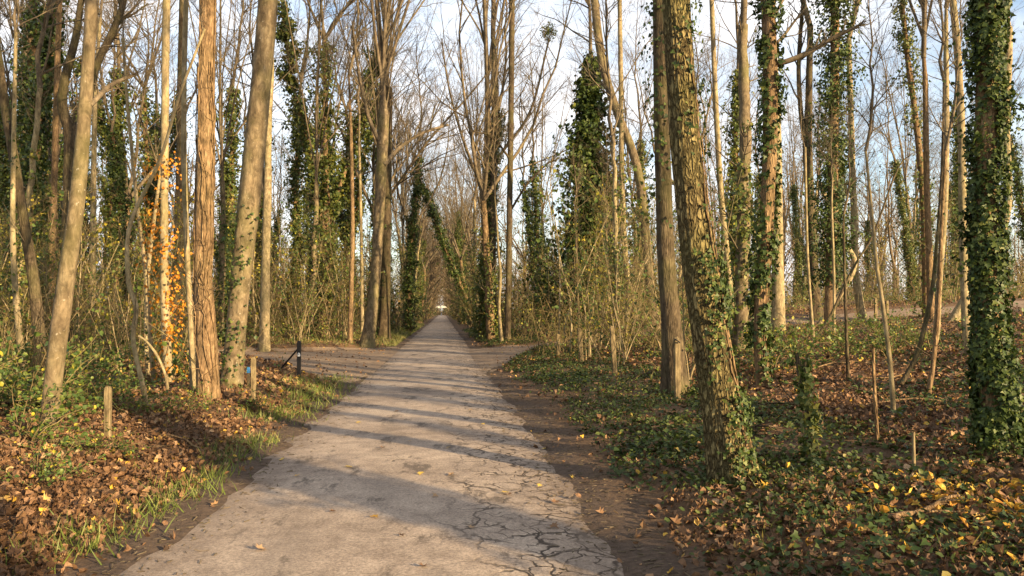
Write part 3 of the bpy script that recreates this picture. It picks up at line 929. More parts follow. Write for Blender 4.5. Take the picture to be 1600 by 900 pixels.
TT('short dry stalk poking from the litter near the big ivied tree', [(1427, 675, 5), (1428, 732, 6)], 'bark_pale', 0, None, **SG)
TT('knotted stick-like stump leaning left and ringed with ivy', [(1245, 553, 7), (1250, 590, 9), (1256, 640, 11)], 'bark_dark', 0, None, name='stump', cat='stump', flare=.2, S=10, ivy=dict(n=120, spread=.05, near=True, size=(.04, .07)))
TT('thin stem sleeved in pale ivy in front of the knotted stump', [(1258, 565, 5), (1262, 630, 7), (1268, 718, 8)], 'bark_dark', 0, None, ivy=dict(n=330, spread=.07, h0=.1, h1=1, near=True, size=(.04, .075), mat='ivy_yellow'), **SG)
TT('white-barked thin stem bent at the foot among yellow brush', [(948, 380, 4), (952, 440, 5), (951, 470, 6), (940, 505, 6), (924, 540, 7)], 'bark_pale', 5, 'leader', cs=.3, twigs=8, **SG)
TT('thin leaning stem between the S-bent trunk and the ivied stem', [(975, 400, 4), (985, 450, 5), (996, 500, 5), (1004, 535, 6)], 'bark_pale', 4, 'leader', cs=.25, twigs=6, **SG)
TT('slim dark stem in front of the evergreen ivied tree', [(900, 360, 4), (902, 440, 5), (905, 530, 6)], 'bark_dark', 6, 'leader', cs=.3, twigs=8, **SG)
TT('yellow stem rising from the brush beside the row of stakes', [(958, 350, 4), (958, 450, 5), (960, 535, 6)], 'bark_pale', 6, 'leader', cs=.3, twigs=8, **SG)

# woody ivy stems climbing under the leaves
r = np.random.default_rng(4)
for key in ('big ridged oak', 'big upright tree cloaked', 'ivy-wound trunk'):
    t, path, rad, loc = [v for k_, v in TREES.items() if k_.startswith(key)][0]
    for k in range(4):
        tt = np.linspace(.01, r.uniform(.2, .5), 46)
        i = (tt * (len(path) - 1)).astype(int)
        th = r.uniform(-1.9, .6) + np.cumsum(r.normal(size=46) * .09)
        P = path[i] + np.stack([np.cos(th), np.sin(th), th * 0], -1) * (rad[i] * 1.05 + .004)[:, None]
        v, f = tubes(P[None], np.linspace(.014, .004, 46)[None] * r.uniform(.6, 1.1), 6)
        MB().add(v, None, f).build('ivy_stem', 'bark_brown', t)

# dead vines lacing the brown trunk
t, path, rad, loc = VT
r = np.random.default_rng(3)
for k in range(7):
    tt = np.linspace(r.uniform(.04, .3), r.uniform(.45, .8), 40)
    x = tt * (len(path) - 1)
    i = x.astype(int)
    th = r.uniform(3.6, 6.2) + np.cumsum(r.normal(size=40) * .22)
    P = path[i] + np.stack([np.cos(th), np.sin(th), th * 0], -1) * (rad[i] * 1.06 + .008)[:, None]
    rr_ = np.full((1, 40), r.uniform(.007, .013))
    P1, R1 = grow(r, P[None], rr_, 9, .05, 1, 40, 90, .09, 5, .1, .3, .6, .4, .003)
    mb = MB()
    for a_ in (tubes(P[None], rr_, 5), tubes(P1, R1, 3)): mb.add(a_[0], None, a_[1])
    mb.build('vine', 'bark_brown', t)

# mistletoe in the upswept avenue tree
av = [o for o in bpy.data.objects if o.get('label', '').startswith('tall avenue tree with rusty')][0]
c0 = at(857, 50, av.location.y - 2) - np.array(av.location)
P0 = np.repeat(c0[None, None], 2, 1) + np.zeros((60, 2, 3))
dd = nrm(r.normal(size=(60, 3)))
P0[:, 1] = c0 + dd * r.uniform(.35, .6, (60, 1))
mb = MB()
v, f = tubes(P0, np.full((60, 2), .012), 3); mb.add(v, None, f)
p = c0 + nrm(r.normal(size=(420, 3))) * r.uniform(.25, .65, (420, 1))
scatter(mb, LEAF4, p, r.normal(size=p.shape), r.normal(size=p.shape), r.uniform(.08, .14, 420), r.uniform(.3, .8, 420))
tag(mb.build('mistletoe', 'ivy_yellow', av), 'round green mistletoe ball', kind='stuff')

# ------------------------------------------------------------------ the wood behind: shared kinds, each tree its own object
def proto(kind, seed):
    """list of (part name, mesh, kind) for a wood tree standing at the origin"""
    r = np.random.default_rng(seed)
    parts = []
    def stem(h, r0, r1, wob, lean=(0, 0), m=26, p0=(0, 0, -.3)):
        z = np.linspace(0, h, m)
        w = np.cumsum(r.normal(size=(m, 2)) * wob, 0) * (np.arange(m)[:, None] > 0)
        p = np.stack([p0[0] + lean[0] * z + w[:, 0], p0[1] + lean[1] * z + w[:, 1], p0[2] + z], -1)
        return p, np.linspace(r0, r1, m)
    if kind in ('tall', 'slim', 'broad'):
        hgt = {'tall': 9.5, 'slim': 9, 'broad': 7.5}[kind]
        r0 = {'tall': .21, 'slim': .12, 'broad': .24}[kind]
        path, rad = stem(hgt, r0, r0 * .62, .035, r.normal(size=2) * .03)
        V, q = trunk_shape(path, rad, 12, .5, .3, 0, seed)
        parts.append(('trunk', MB().add(V, f4=q).mesh('trunk', {'tall': 'bark_beech', 'slim': 'bark_pale', 'broad': 'bark_brown'}[kind]), None))
        P1, R1 = grow(r, path[None], rad[None], 14, .3, .98, 35, 75, .2, 5, .12, .14, .16, .3, .006)
        P2, R2 = grow(r, P1, R1, 6, .15, 1, 25, 60, .5, 3, .1, .14, .6, .4, .004)
        mb = MB()
        for a_ in (tubes(P1, R1, 4), tubes(P2, R2, 3)): mb.add(a_[0], None, a_[1])
        parts.append(('side_shoots', mb.mesh('side_shoots', 'twig'), 'stuff'))
        li = MB()
        scatter(li, LEAF4, *ivy_leaves(r, path, rad, 650, .02, r.uniform(.35, .95), .22, (.09, .16), seed=seed))
        ivy_shoots(r, li, path, rad, 14, .05, .8, .4, LEAF4, (.08, .15), 24)
        parts.append(('ivy', li.mesh('ivy', 'ivy' if seed % 2 else 'ivy_yellow'), 'stuff'))
        ck = {'tall': 'vase', 'slim': 'leader', 'broad': 'broad'}[kind]
        parts.append(('crown', CROWNS[ck][seed % len(CROWNS[ck])], (path[-1], {'tall': 1.3, 'slim': .8, 'broad': 1.35}[kind])))
    elif kind in ('ivied', 'ivied_fork', 'ivied_dense'):
        path, rad = stem(13, .2, .09, .05, r.normal(size=2) * .03)
        V, q = trunk_shape(path, rad, 10, .5, .3, 0, seed)
        mb = MB().add(V, f4=q)
        li = MB()
        stems = [(path, rad)]
        if kind == 'ivied_fork':
            for s in (-1, 1):
                p2, r2 = stem(9, .11, .05, .06, (s * r.uniform(.2, .34), r.uniform(-.15, .15)), 20, tuple(path[9]))
                v, f = tubes(p2[None], r2[None], 8); mb.add(v, None, f)
                stems.append((p2, r2))
        parts.append(('trunk', mb.mesh('trunk', 'bark_brown'), None))
        for k, (p_, r_) in enumerate(stems):
            nn = {'ivied': 3200, 'ivied_fork': 2000, 'ivied_dense': 4200}[kind]
            sp = {'ivied': .38, 'ivied_fork': .4, 'ivied_dense': .35}[kind]
            scatter(li, LEAF4, *ivy_leaves(r, p_, r_, nn, .04 if k == 0 else .1, 1., sp, (.1, .19), seed=seed + k))
            if kind == 'ivied_dense': ivy_shoots(r, li, p_, r_, 420, .06, 1., 2.9, LEAF4, (.14, .26), 44, .97)
            else: ivy_shoots(r, li, p_, r_, {'ivied': 55, 'ivied_fork': 45}[kind], .15, 1., sp * 1.5, LEAF4, (.1, .19), 34)
        parts.append(('ivy', li.mesh('ivy', 'ivy_yellow' if kind == 'ivied_fork' or seed % 2 else 'ivy'), 'stuff'))
        ck = CROWNS['leader' if kind != 'ivied_fork' else 'broad'][seed % 2]
        parts.append(('crown', ck, (path[-1], .85)))
    elif kind == 'pole':
        path, rad = stem(8, .055, .018, .045, r.normal(size=2) * .05)
        V, q = trunk_shape(path, rad, 7, .3, .2, 0, seed)
        parts.append(('trunk', MB().add(V, f4=q).mesh('trunk', 'bark_pale'), None))
        P1, R1 = grow(r, path[None], rad[None], 26, .2, 1, 30, 65, .3, 5, .15, .12, .3, .3, .005)
        P2, R2 = grow(r, P1, R1, 7, .1, 1, 25, 60, .5, 3, .1, .14, .6, .4, .0035)
        mb = MB()
        for a_ in (tubes(P1, R1, 4), tubes(P2, R2, 3)): mb.add(a_[0], None, a_[1])
        parts.append(('crown', mb.mesh('crown', 'twig'), None))
        nl, lf = 420, MB()
        e = P2.reshape(-1, 3)[r.integers(0, P2.shape[0] * 3, nl)] + r.normal(size=(nl, 3)) * .08
        scatter(lf, LEAF4, e, r.normal(size=(nl, 3)) + np.array([0, 0, -.5]), r.normal(size=(nl, 3)) + np.array([0, 0, .8]), r.uniform(.06, .13, nl), r.uniform(0, 1, nl))
        parts.append(('leaves', lf.mesh('leaves', 'bramble_leaf' if seed % 2 else 'yellow_leaf'), 'stuff'))
    return parts


def place(parts, name, loc, rz, sc, label, cat, group, tilt=(0, 0)):
    t = thing(name, loc, label, cat, group)
    t.rotation_euler = (tilt[0], tilt[1], rz)
    t.scale = (sc, sc, sc)
    for (nm, me, ex) in parts:
        o = link(nm, me, t)
        if ex == 'stuff': o['kind'] = 'stuff'
        elif ex is not None:
            o.location = [float(c) for c in ex[0]]
            o.scale = (ex[1],) * 3
    return t


KIND = {k: [proto(k, s) for s in ss] for k, ss in
        dict(tall=(1, 2, 3), slim=(4, 5), broad=(6, 7), ivied=(8, 9), ivied_fork=(10, 11), ivied_dense=(12,), pole=(14, 15, 16)).items()}
DESC = dict(tall='tall bare-crowned tree with upswept stems', slim='slim bare-crowned pale-barked tree', broad='brown-barked tree with broad bare limbs',
            ivied='straight tree sleeved in green ivy', ivied_fork='forking tree with yellow-green ivied stems',
            ivied_dense='evergreen-looking tree bulging with dark ivy', pole='young pole-thin tree with last leaves')


MARKS = [(40, 'dark leaning trunk'), (100, 'smooth leaning beech'), (225, 'elbowed sapling'), (322, 'vine-laced trunk'), (385, 'thick leaning trunk'), (415, 'pale forked trunk'),
         (480, 'black gate post'), (590, 'pale-footed avenue tree'), (760, 'rusty-footed avenue tree'), (797, 'straight pole tree'), (910, 'row of stakes'), (1000, 'S-bent trunk'),
         (1085, 'big ridged oak'), (1195, 'ivy-wound trunk'), (1300, 'thick ivy column'), (1450, 'brown-sleeved tree'), (1545, 'big ivied tree')]


def where(x, y):
    if abs(x - XC) < 4.6 and y > 36:
        return f'{"left" if x < 0 else "right"} of the lane, ' + ('soon past the tracks' if y < 62 else 'well past the tracks' if y < 105 else 'towards the bridge')
    v = np.array([x, y, 1.65]) - CAM
    px = 800 + F * np.dot(v, AX_R) / np.dot(v, AX_F)
    k = min(MARKS, key=lambda m: abs(m[0] - px))[1]
    return f'{"close behind" if y < 26 else "behind" if y < 50 else "far behind"} the {k}'


def wood_tree(kind, x, y, sc=1.0, rz=None, tilt=(0, 0), label=None):
    v = KIND[kind]
    p = v[int(rng.integers(len(v)))]
    z = float(height(x, y)) - .03
    w = where(x, y)
    SPOTS.append((x, y))
    return place(p, 'tree', (x, y, z), rng.uniform(0, 6.28) if rz is None else rz, sc, label or f'{DESC[kind]} {w}', 'tree', None if label else f'{DESC[kind]}: {w}', tilt)


def spot(px, Y):                    # ground point under an image column, Y metres down the lane
    p = at(px, 480, Y)
    return p[0], Y


# ones the photograph shows clearly
wood_tree('ivied_dense', *spot(918, 40), 1.2, label='broad evergreen-looking tree bulging with dark ivy beyond the S-bent trunk')
wood_tree('ivied_fork', *spot(505, 40), 1.25, 1.2, label='big forking ivied tree behind the pale forked trunk')
wood_tree('ivied', *spot(450, 46), 1.15, label='dark straight ivied tree directly behind the pale forked trunk')
wood_tree('ivied_fork', *spot(545, 52), 1.2, 2.5, label='yellow-green ivied tree left of the pale-footed avenue tree')
wood_tree('ivied', *spot(640, 58), 1.05, label='ivied tree right behind the dark avenue tree by the dirt track')
wood_tree('ivied', *spot(208, 34), .72, label='ivied tree behind the wavy pale sapling')
wood_tree('ivied', *spot(350, 38), 1.0, label='ivied tree seen between the vine-laced trunk and the thick leaning trunk')
wood_tree('ivied', *spot(20, 26), .95, label='ivied tree deep in the wood behind the dark leaning trunk')
wood_tree('ivied', *spot(1150, 38), 1.0, label='ivied tree seen between the big oak and the ivy-wound trunk')
wood_tree('ivied', *spot(748, 72), 1.15, 0.4, (0, -.33), label='ivied tree leaning out over the lane from its right edge')
for k in range(36):                  # the avenue, both edges of the lane
    y = 40 + k * 4.2 + rng.uniform(-1, 1)
    for s in (-1, 1):
        if rng.uniform() < .12: continue
        kd = rng.choice(['tall', 'tall', 'slim', 'broad', 'ivied', 'pole']) if y < 80 else rng.choice(['tall', 'broad', 'broad', 'ivied', 'slim'])
        over = s * -rng.uniform(.03, .16) if y > 75 else 0
        wood_tree(kd, XC + s * rng.uniform(2.7, 4.0), y, rng.uniform(.85, 1.12), tilt=(rng.normal() * .03, over + rng.normal() * .03))


def free(x, y, d):
    return all((x - a) ** 2 + (y - b) ** 2 > d * d for a, b in SPOTS)


cnt = tries = 0
while cnt < 148 and tries < 9000:
    tries += 1
    left = rng.uniform() < .56
    y = 17 + 88 * rng.uniform() ** 1.25
    lo, hi = -.62 * y - 2, .82 * y + 3
    x = rng.uniform(lo, -5.5) if left else rng.uniform(5.5, hi)
    if not free(x, y, 2.3): continue
    if not left and x / y > .42 and y < 46: continue
    if not left and x / y > .42 and rng.uniform() < .2: continue
    if float(track_left(x, y)) > .02 or float(track_right(x, y)) > .02: continue
    if left and x > -9 and 15 < y < 33: continue
    kd = rng.choice(['tall', 'slim', 'broad', 'ivied', 'ivied_fork', 'pole'], p=[.13, .13, .09, .34, .18, .13] if left else [.14, .2, .08, .24, .08, .26])
    wood_tree(kd, x, y, rng.uniform(.75, 1.15), tilt=tuple(rng.normal(size=2) * .035))
    cnt += 1
# the wood goes on behind the viewpoint, to the right, where the sun stands
BACK = [(7.4, -2.1, 'broad', 1.0), (10., -4.35, 'tall', 1.1), (12., -2.2, 'slim', 1.), (13., -.35, 'tall', 1.), (15., -1.1, 'tall', .9), (4.6, -3.6, 'tall', .9), (11.5, -10.5, 'tall', 1.1),
        (8., -9., 'slim', 1.), (17., 1.5, 'tall', 1.), (24., -1., 'slim', 1.), (27., -14., 'tall', 1.1),
        (21., -21., 'tall', 1.), (30., -8., 'broad', 1.), (34., -22., 'tall', 1.), (14., -22., 'slim', 1.1), (27., 7., 'tall', 1.), (34., 3., 'slim', 1.),
        (-7., -3., 'tall', 1.), (-10., -8., 'broad', 1.), (-6., -12., 'ivied', 1.)]
for x, y, kd, sc in BACK:
    p = KIND[kd][0]
    place(p, 'tree', (x, y, float(height(x, y)) - .03), rng.uniform(0, 6), sc, f'{DESC[kd]} in the wood at the viewer\'s back', 'tree', f'{DESC[kd]}s in the wood at the viewer\'s back')

# far wood that reads as one mass
r = np.random.default_rng(5)
N = 800
y = np.concatenate([r.uniform(95, 330, 330), r.uniform(335, 430, 90), r.uniform(80, 190, 220), r.uniform(105, 315, 90), r.uniform(325, 420, 70)])
x = np.where(r.uniform(size=N) < .5, -1, 1) * r.uniform(4.0, 60, N) * (.5 + y / 260)
x[330:420] = r.uniform(-70, 70, 90)
x[420:640] = r.uniform(.3, .95, 220) * y[420:640]
x[640:730] = XC + r.choice([-1, 1], 90) * r.uniform(2.8, 4., 90)
x[730:] = r.uniform(-13, 13, 70)
lean_ = np.zeros(N)
lean_[640:730] = -np.sign(x[640:730]) * r.uniform(.03, .2, 90)
x[420:480] = r.uniform(-.75, -.2, 60) * y[420:480]
hgt = r.uniform(15, 24, N)
zb = height(x, y)
K = 8
P0 = np.zeros((N, K, 3))
P0[..., 0] = x[:, None] + np.cumsum(r.normal(size=(N, K)) * .25, 1) + lean_[:, None] * hgt[:, None] * np.linspace(0, 1, K)[None]
P0[..., 1] = y[:, None] + np.cumsum(r.normal(size=(N, K)) * .25, 1)
P0[..., 2] = zb[:, None] - .3 + hgt[:, None] * np.linspace(0, 1, K)[None]
R0 = np.linspace(1, .12, K)[None] * r.uniform(.12, .26, (N, 1))
mb = MB()
v, f = tubes(P0, R0, 5); mb.add(v, None, f)
P1, R1 = grow(r, P0, R0, 17, .12, .98, 25, 60, .36, 3, .15, .12, .45, .3, .012)
v, f = tubes(P1, R1, 3); mb.add(v, None, f)
P2, R2 = grow(r, P1, R1, 4, .15, 1, 25, 60, .5, 2, .1, .12, .6, .4, .013)
PF = P2
v, f = tubes(P2, R2, 3); mb.add(v, None, f)
N = 7500                              # its undergrowth
y = 62 + 200 * r.uniform(size=N) ** 1.4
x = r.uniform(-.75, .95, N) * y
x = np.where(np.abs(x - XC) < 3.2, np.sign(x - XC) * r.uniform(3, 9, N), x)
k = r.integers(0, N, 1500)
x[k], y[k] = XC + r.choice([-1, 1], 1500) * r.uniform(2.6, 4.5, 1500), r.uniform(50, 310, 1500)
x[:900], y[:900] = r.uniform(-14, 14, 900), r.uniform(326, 400, 900)
hh = r.uniform(1.5, 5.5, N) * np.where(np.abs(x) < 6, .6, 1)
P0 = np.stack([x, y, height(x, y) - .1], -1)[:, None] + np.stack([r.normal(size=(N, 3)) * .0, r.normal(size=(N, 3)) * .25, r.normal(size=(N, 3)) * .5], 1)
P0[..., 2] = (height(x, y) - .1)[:, None] + hh[:, None] * np.array([0, .5, 1])
R0 = (r.uniform(.018, .04, N) * (.6 + y / 200))[:, None] * np.array([1, .7, .35])
v, f = tubes(P0, R0, 3); mb.add(v, None, f)
P1, R1 = grow(r, P0, R0, 3, .2, 1, 25, 65, .45, 2, .1, .15, .6, .5, .01)
v, f = tubes(P1, R1, 3); mb.add(v, None, f)
tag(mb.build('far_wood', 'twig_red'), 'far bare wood closing the view beyond the avenue', 'wood', kind='stuff')
mb = MB()
n_ = 52000
e = np.concatenate([P1.reshape(-1, 3)[r.integers(0, P1.shape[0] * 2, 26000)], PF.reshape(-1, 3)[r.integers(0, PF.shape[0] * 2, 26000)]]) + r.normal(size=(n_, 3)) * .35
scatter(mb, LEAF4, e, r.normal(size=(n_, 3)) + np.array([0, 0, -.4]), r.normal(size=(n_, 3)) + np.array([0, 0, .5]), r.uniform(.12, .28, n_) * (1 + e[:, 1] / 250), r.uniform(0, 1, n_))
tag(mb.build('far_wood_leaves', 'olive_leaf'), 'olive and brown last leaves of the far wood', 'leaves', kind='stuff')
# ------------------------------------------------------------------ understorey
def sapling_parts(seed):
    r = np.random.default_rng(seed)
    ns = int(r.integers(2, 5))
    st = []
    for k in range(ns):
        h = r.uniform(2.2, 5.0)
        d = nrm(np.array([r.normal() * .16, r.normal() * .16, 1]))
        p, pl = np.array([r.normal() * .12, r.normal() * .12, -.1]), []
        for j in range(8):
            pl.append(p)
            p = p + d * h / 7
            d = nrm(d + r.normal(size=3) * np.array([.1, .1, .03]))
        st.append(pl)
    P0, R0 = np.array(st), np.linspace(.021, .005, 8)[None] * r.uniform(.7, 1.3, (ns, 1))
    P1, R1 = grow(r, P0, R0, 14, .12, 1, 28, 65, .3, 5, .15, .14, .5, .3, .0045)
    P2, R2 = grow(r, P1, R1, 6, .1, 1, 25, 60, .5, 3, .1, .14, .6, .4, .0035)
    a, b_ = MB(), MB()
    v, f = tubes(P0, R0, 6); a.add(v, None, f)
    for q_ in (tubes(P1, R1, 4), tubes(P2, R2, 3)): b_.add(q_[0], None, q_[1])
    out = [('stem', a.mesh('stem', 'bark_pale'), None), ('twigs', b_.mesh('twigs', 'brush'), 'stuff')]
    nl = [0, 90, 240, 240, 150][seed % 5]
    if nl:
        lf = MB()
        e = P2.reshape(-1, 3)[r.integers(0, P2.shape[0] * 3, nl)] + r.normal(size=(nl, 3)) * .03
        scatter(lf, LEAF5, e, r.normal(size=(nl, 3)) + np.array([0, 0, -.5]), r.normal(size=(nl, 3)) + np.array([0, 0, .8]), r.uniform(.05, .11, nl), r.uniform(0, 1, nl))
        out.append(('leaves', lf.mesh('leaves', r.choice(['yellow_leaf', 'bramble_leaf', 'bramble_leaf'])), 'stuff'))
    return out, nl


SAPS = [sapling_parts(s) for s in range(60, 70)]
cnt = tries = 0
while cnt < 280 and tries < 9000:
    tries += 1
    left = rng.uniform() < .52
    y = 9 + 46 * rng.uniform() ** 1.1
    x = rng.uniform(-.64 * y - 1, -4.6) if left else rng.uniform(4.0, .8 * y + 2)
    if cnt % 4 == 0: x, y = XC + rng.choice([-1, 1]) * rng.uniform(2.9, 4.5), rng.uniform(38, 130)
    left = x < 0
    if not free(x, y, .5): continue
    if float(track_left(x, y)) > .02 or float(track_right(x, y)) > .02: continue
    if left and x > -6.5 and 8 < y < 32: continue
    if left and y < 17: continue
    if not left and (y < 13 or (x / y > .36 and y < 40) or (x / y > .36 and rng.uniform() < .5)): continue
    k = int(rng.integers(len(SAPS)))
    parts, nl = SAPS[k]
    ds = {0: 'leafless thin-stemmed sapling', 90: 'thin-stemmed sapling with a few last leaves', 150: 'thin-leaved yellow-green sapling', 240: 'bushy sapling with yellowing leaves'}[nl]
    w = where(x, y)
    place(parts, 'sapling', (x, y, float(height(x, y)) - .03), rng.uniform(0, 6.28), rng.uniform(.7, 1.0 if y < 24 else 1.7), f'{ds} {w}', 'sapling', f'{ds}: {w}', tuple(rng.normal(size=2) * .05))
    SPOTS.append((x, y))
    cnt += 1


def bush_parts(seed, mat, nst, h, nl, size):
    r = np.random.default_rng(seed)
    d = nrm(np.stack([r.normal(size=nst) * .6, r.normal(size=nst) * .6, np.ones(nst)], -1))
    P = [np.stack([r.normal(size=nst) * .1, r.normal(size=nst) * .1, np.full(nst, -.08)], -1)]
    for j in range(7):
        P.append(P[-1] + d * h / 6 * r.uniform(.8, 1.1, (nst, 1)))
        d = nrm(d + r.normal(size=d.shape) * .14 + np.array([0, 0, -.14]))
    P0, R0 = np.stack(P, 1), np.linspace(.009, .0035, 8)[None].repeat(nst, 0)
    P0[..., 2] = np.maximum(P0[..., 2], -.08)
    P1, R1 = grow(r, P0, R0, 5, .15, 1, 30, 70, .35, 4, .05, .15, .7, .4, .003)
    a, lf = MB(), MB()
    for q_ in (tubes(P0, R0, 5), tubes(P1, R1, 3)): a.add(q_[0], None, q_[1])
    al = np.concatenate([P0[:, 2:].reshape(-1, 3), P1.reshape(-1, 3)])
    e = al[r.integers(0, len(al), nl)] + r.normal(size=(nl, 3)) * .05
    e[:, 2] = np.abs(e[:, 2]) + .02
    scatter(lf, LEAF5, e, r.normal(size=(nl, 3)) + np.array([0, 0, -.3]), r.normal(size=(nl, 3)) * .6 + np.array([0, 0, 1]), r.uniform(size[0], size[1], nl), np.clip(r.normal(.5, .25, nl), 0, 1))
    return [('stem', a.mesh('stem', 'brush'), 'stuff'), ('leaves', lf.mesh('leaves', mat), 'stuff')]


BUSH = dict(bramble=[bush_parts(s, 'bramble_leaf', 11, .95, 420, (.035, .075)) for s in (81, 82, 83)],
            holly=[bush_parts(s, 'ivy', 14, 1.5, 900, (.05, .09)) for s in (84, 85)],
            gold=[bush_parts(s, 'yellow_leaf', 16, 2.3, 700, (.04, .08)) for s in (86, 87)])
BD = dict(bramble='low arching bramble with green and yellow leaves', holly='dark evergreen shrub', gold='loose shrub with golden yellow leaves')


def bush(kind, x, y, sc, label=None):
    w = where(x, y)
    v = BUSH[kind]
    place(v[int(rng.integers(len(v)))], 'bramble' if kind == 'bramble' else 'shrub', (x, y, float(height(x, y)) - .02), rng.uniform(0, 6.28), sc,
          label or f'{BD[kind]} {w}', 'bramble' if kind == 'bramble' else 'shrub', None if label else f'{BD[kind]}: {w}')


for px, py, sc, lb in [(40, 700, .8, 'grey-green bramble at the foot of the smooth grey leaning beech'), (10, 640, .9, 'yellow-leaved bramble beside the dark slender leaning trunk'),
                       (60, 760, .5, 'small low bramble in the brown litter below the leaning beech'), (140, 640, .7, 'bramble between the leaning beech and the weathered post'),
                       (205, 650, .6, 'bramble just right of the weathered post'), (160, 712, .45, 'low green sprig in front of the weathered post'),
                       (295, 640, .5, 'low bramble at the foot of the vine-laced trunk'), (395, 640, .4, 'sprig of green at the foot of the square fence post')]:
    g = ground(px, py)
    bush('bramble', g[0], g[1], sc, lb)
for k in range(60):
    y = rng.uniform(9.5, 26)
    left = k % 3 != 0
    x = rng.uniform(-.66 * y, -5.0) if left else rng.uniform(6, .5 * y + 5)
    if (not left and y < 12) or float(track_left(x, y)) > .02 or (left and x > -7 and y > 15): continue
    bush('bramble', x, y, rng.uniform(.7, 1.3))
for k in range(46):
    y = rng.uniform(28, 60)
    left = rng.uniform() < .5
    x = rng.uniform(-.6 * y, -6) if left else rng.uniform(5.5, .4 * y)
    if float(track_left(x, y)) > .02 or float(track_right(x, y)) > .02: continue
    bush(rng.choice(['holly', 'gold', 'bramble']), x, y, rng.uniform(.6, 1.2))
for px, Y, lb in ((890, 39, 'golden shrub glowing at the foot of the evergreen-looking ivied tree'), (935, 44, 'golden shrub behind the white-barked bent stem')):
    bush('gold', *spot(px, Y), 1.15, lb)

# dense brushwood between the stems
r = np.random.default_rng(15)
N = 60000
y = 10 + 75 * r.uniform(size=N) ** 1.35
x = np.where(r.uniform(size=N) < .5, r.uniform(-1, 0, N) * (.68 * y + 2) - 3.6, r.uniform(0, 1, N) * (.78 * y + 2) + 3.2)
dens = np.clip((fbm(x * .35, y * .35, 33) - .36) * 4, .04, 1)
dens *= 1 - np.clip(track_left(x, y) + track_right(x, y), 0, 1)
dens *= np.where((x < 0) & (x > -7.0) & (y < 33), .02, 1) * np.where((x > 0) & (y < 14.5), .03, 1) * np.where((x > 0) & (x / y > .36) & (y < 39), .03, 1) * np.where((x < 0) & (y < 13), .25, 1)
dens *= np.where((x > 0) & (x / y > .36) & (y >= 39), .6, 1)
dens *= np.where((x > 0) & (x < 6.2) & (y < 24), .05, 1)
ok = r.uniform(size=N) < dens
x, y = x[ok][:9500], y[ok][:9500]
N = len(x)
hh = (.4 + 2.4 * r.uniform(size=N) ** 1.7) * (.5 + .9 * fbm(x * .2, y * .2, 40))
d = nrm(np.stack([r.normal(size=N) * .42, r.normal(size=N) * .42, np.ones(N)], -1))
p = np.stack([x, y, height(x, y) - .06], -1)
P = [p]
for j in range(3):
    p = p + d * (hh / 3)[:, None]
    P.append(p)
    d = nrm(d + r.normal(size=d.shape) * .34)
P0 = np.stack(P, 1)
R0 = np.array([1, .8, .6, .3])[None] * (r.uniform(.005, .012, N) * (1 + y / 70))[:, None]
mb = MB()
v, f = tubes(P0, R0, 3); mb.add(v, None, f)
P1, R1 = grow(r, P0, R0, 4, .15, 1, 25, 75, .5, 2, .05, .2, .65, .5, .004)
v, f = tubes(P1, R1, 3); mb.add(v, None, f)
tag(mb.build('brushwood', 'brush'), 'thicket of thin bare brushwood filling the wood', 'brushwood', kind='stuff')
mb = MB()
sel = r.integers(0, len(P1), 60000)
e = P1[sel, r.integers(0, 2, 60000)] + r.normal(size=(60000, 3)) * .08
keep = fbm(e[:, 0] * .4, e[:, 1] * .4, 51) > .4
e = e[keep]
n_ = len(e)
scatter(mb, LEAF4, e, r.normal(size=(n_, 3)) + np.array([0, 0, -.4]), r.normal(size=(n_, 3)) + np.array([0, 0, .6]), r.uniform(.05, .1, n_) * (1 + e[:, 1] / 90), r.uniform(0, .95, n_))
tag(mb.build('brushwood_leaves', 'bramble_leaf'), 'last green and yellow leaves hanging in the brushwood', 'leaves', kind='stuff')

# ------------------------------------------------------------------ ground cover
def lay(mb, tpl, x, y, size, val, tilt=.45, lift=.03, r=r):
    n_ = len(x)
    pos = np.stack([x, y, height(x, y) + .006 + r.uniform(0, 1, n_) ** 2 * lift], -1)
    nor = nrm(np.concatenate([r.normal(size=(n_, 2)) * tilt, np.ones((n_, 1))], 1))
    tip = np.cross(nor, r.normal(size=(n_, 3)))
    scatter(mb, tpl, pos, tip, nor, size, val)


def pts(n_, y0, y1, pw, xl, xr):       # points either side of the lane, thinning with distance
    y = y0 + (y1 - y0) * r.uniform(size=n_) ** pw
    left = r.uniform(size=n_) < .46
    x = np.where(left, XC - HALF + .05 - r.uniform(size=n_) * (xl + .62 * y), XC + HALF - .05 + r.uniform(size=n_) * (xr + .8 * y))
    return x, y


def litter_density(x, y):
    dl, dr = XC - HALF - x, x - XC - HALF
    dd = np.where(x < XC, sst(dl, .15, .9), sst(dr, .2, .95))
    near_r = (x > XC) & (y < 9)
    base = .35 + 1.1 * np.clip(fbm(x * .8, y * .8, 61) - .22, 0, 1)
    base = np.where((x > XC) & (x < 4.6) & (y > 6.2) & (y < 20), base * .16, base)
    base = np.where((x > XC) & (y < 6.5) & (x < 3.2), base * .85, base)
    return np.clip(dd * base, 0, 1) * (1 - .9 * np.clip(track_left(x, y) + track_right(x, y), 0, 1)) + .012 * (np.abs(x - XC) < 1.9)


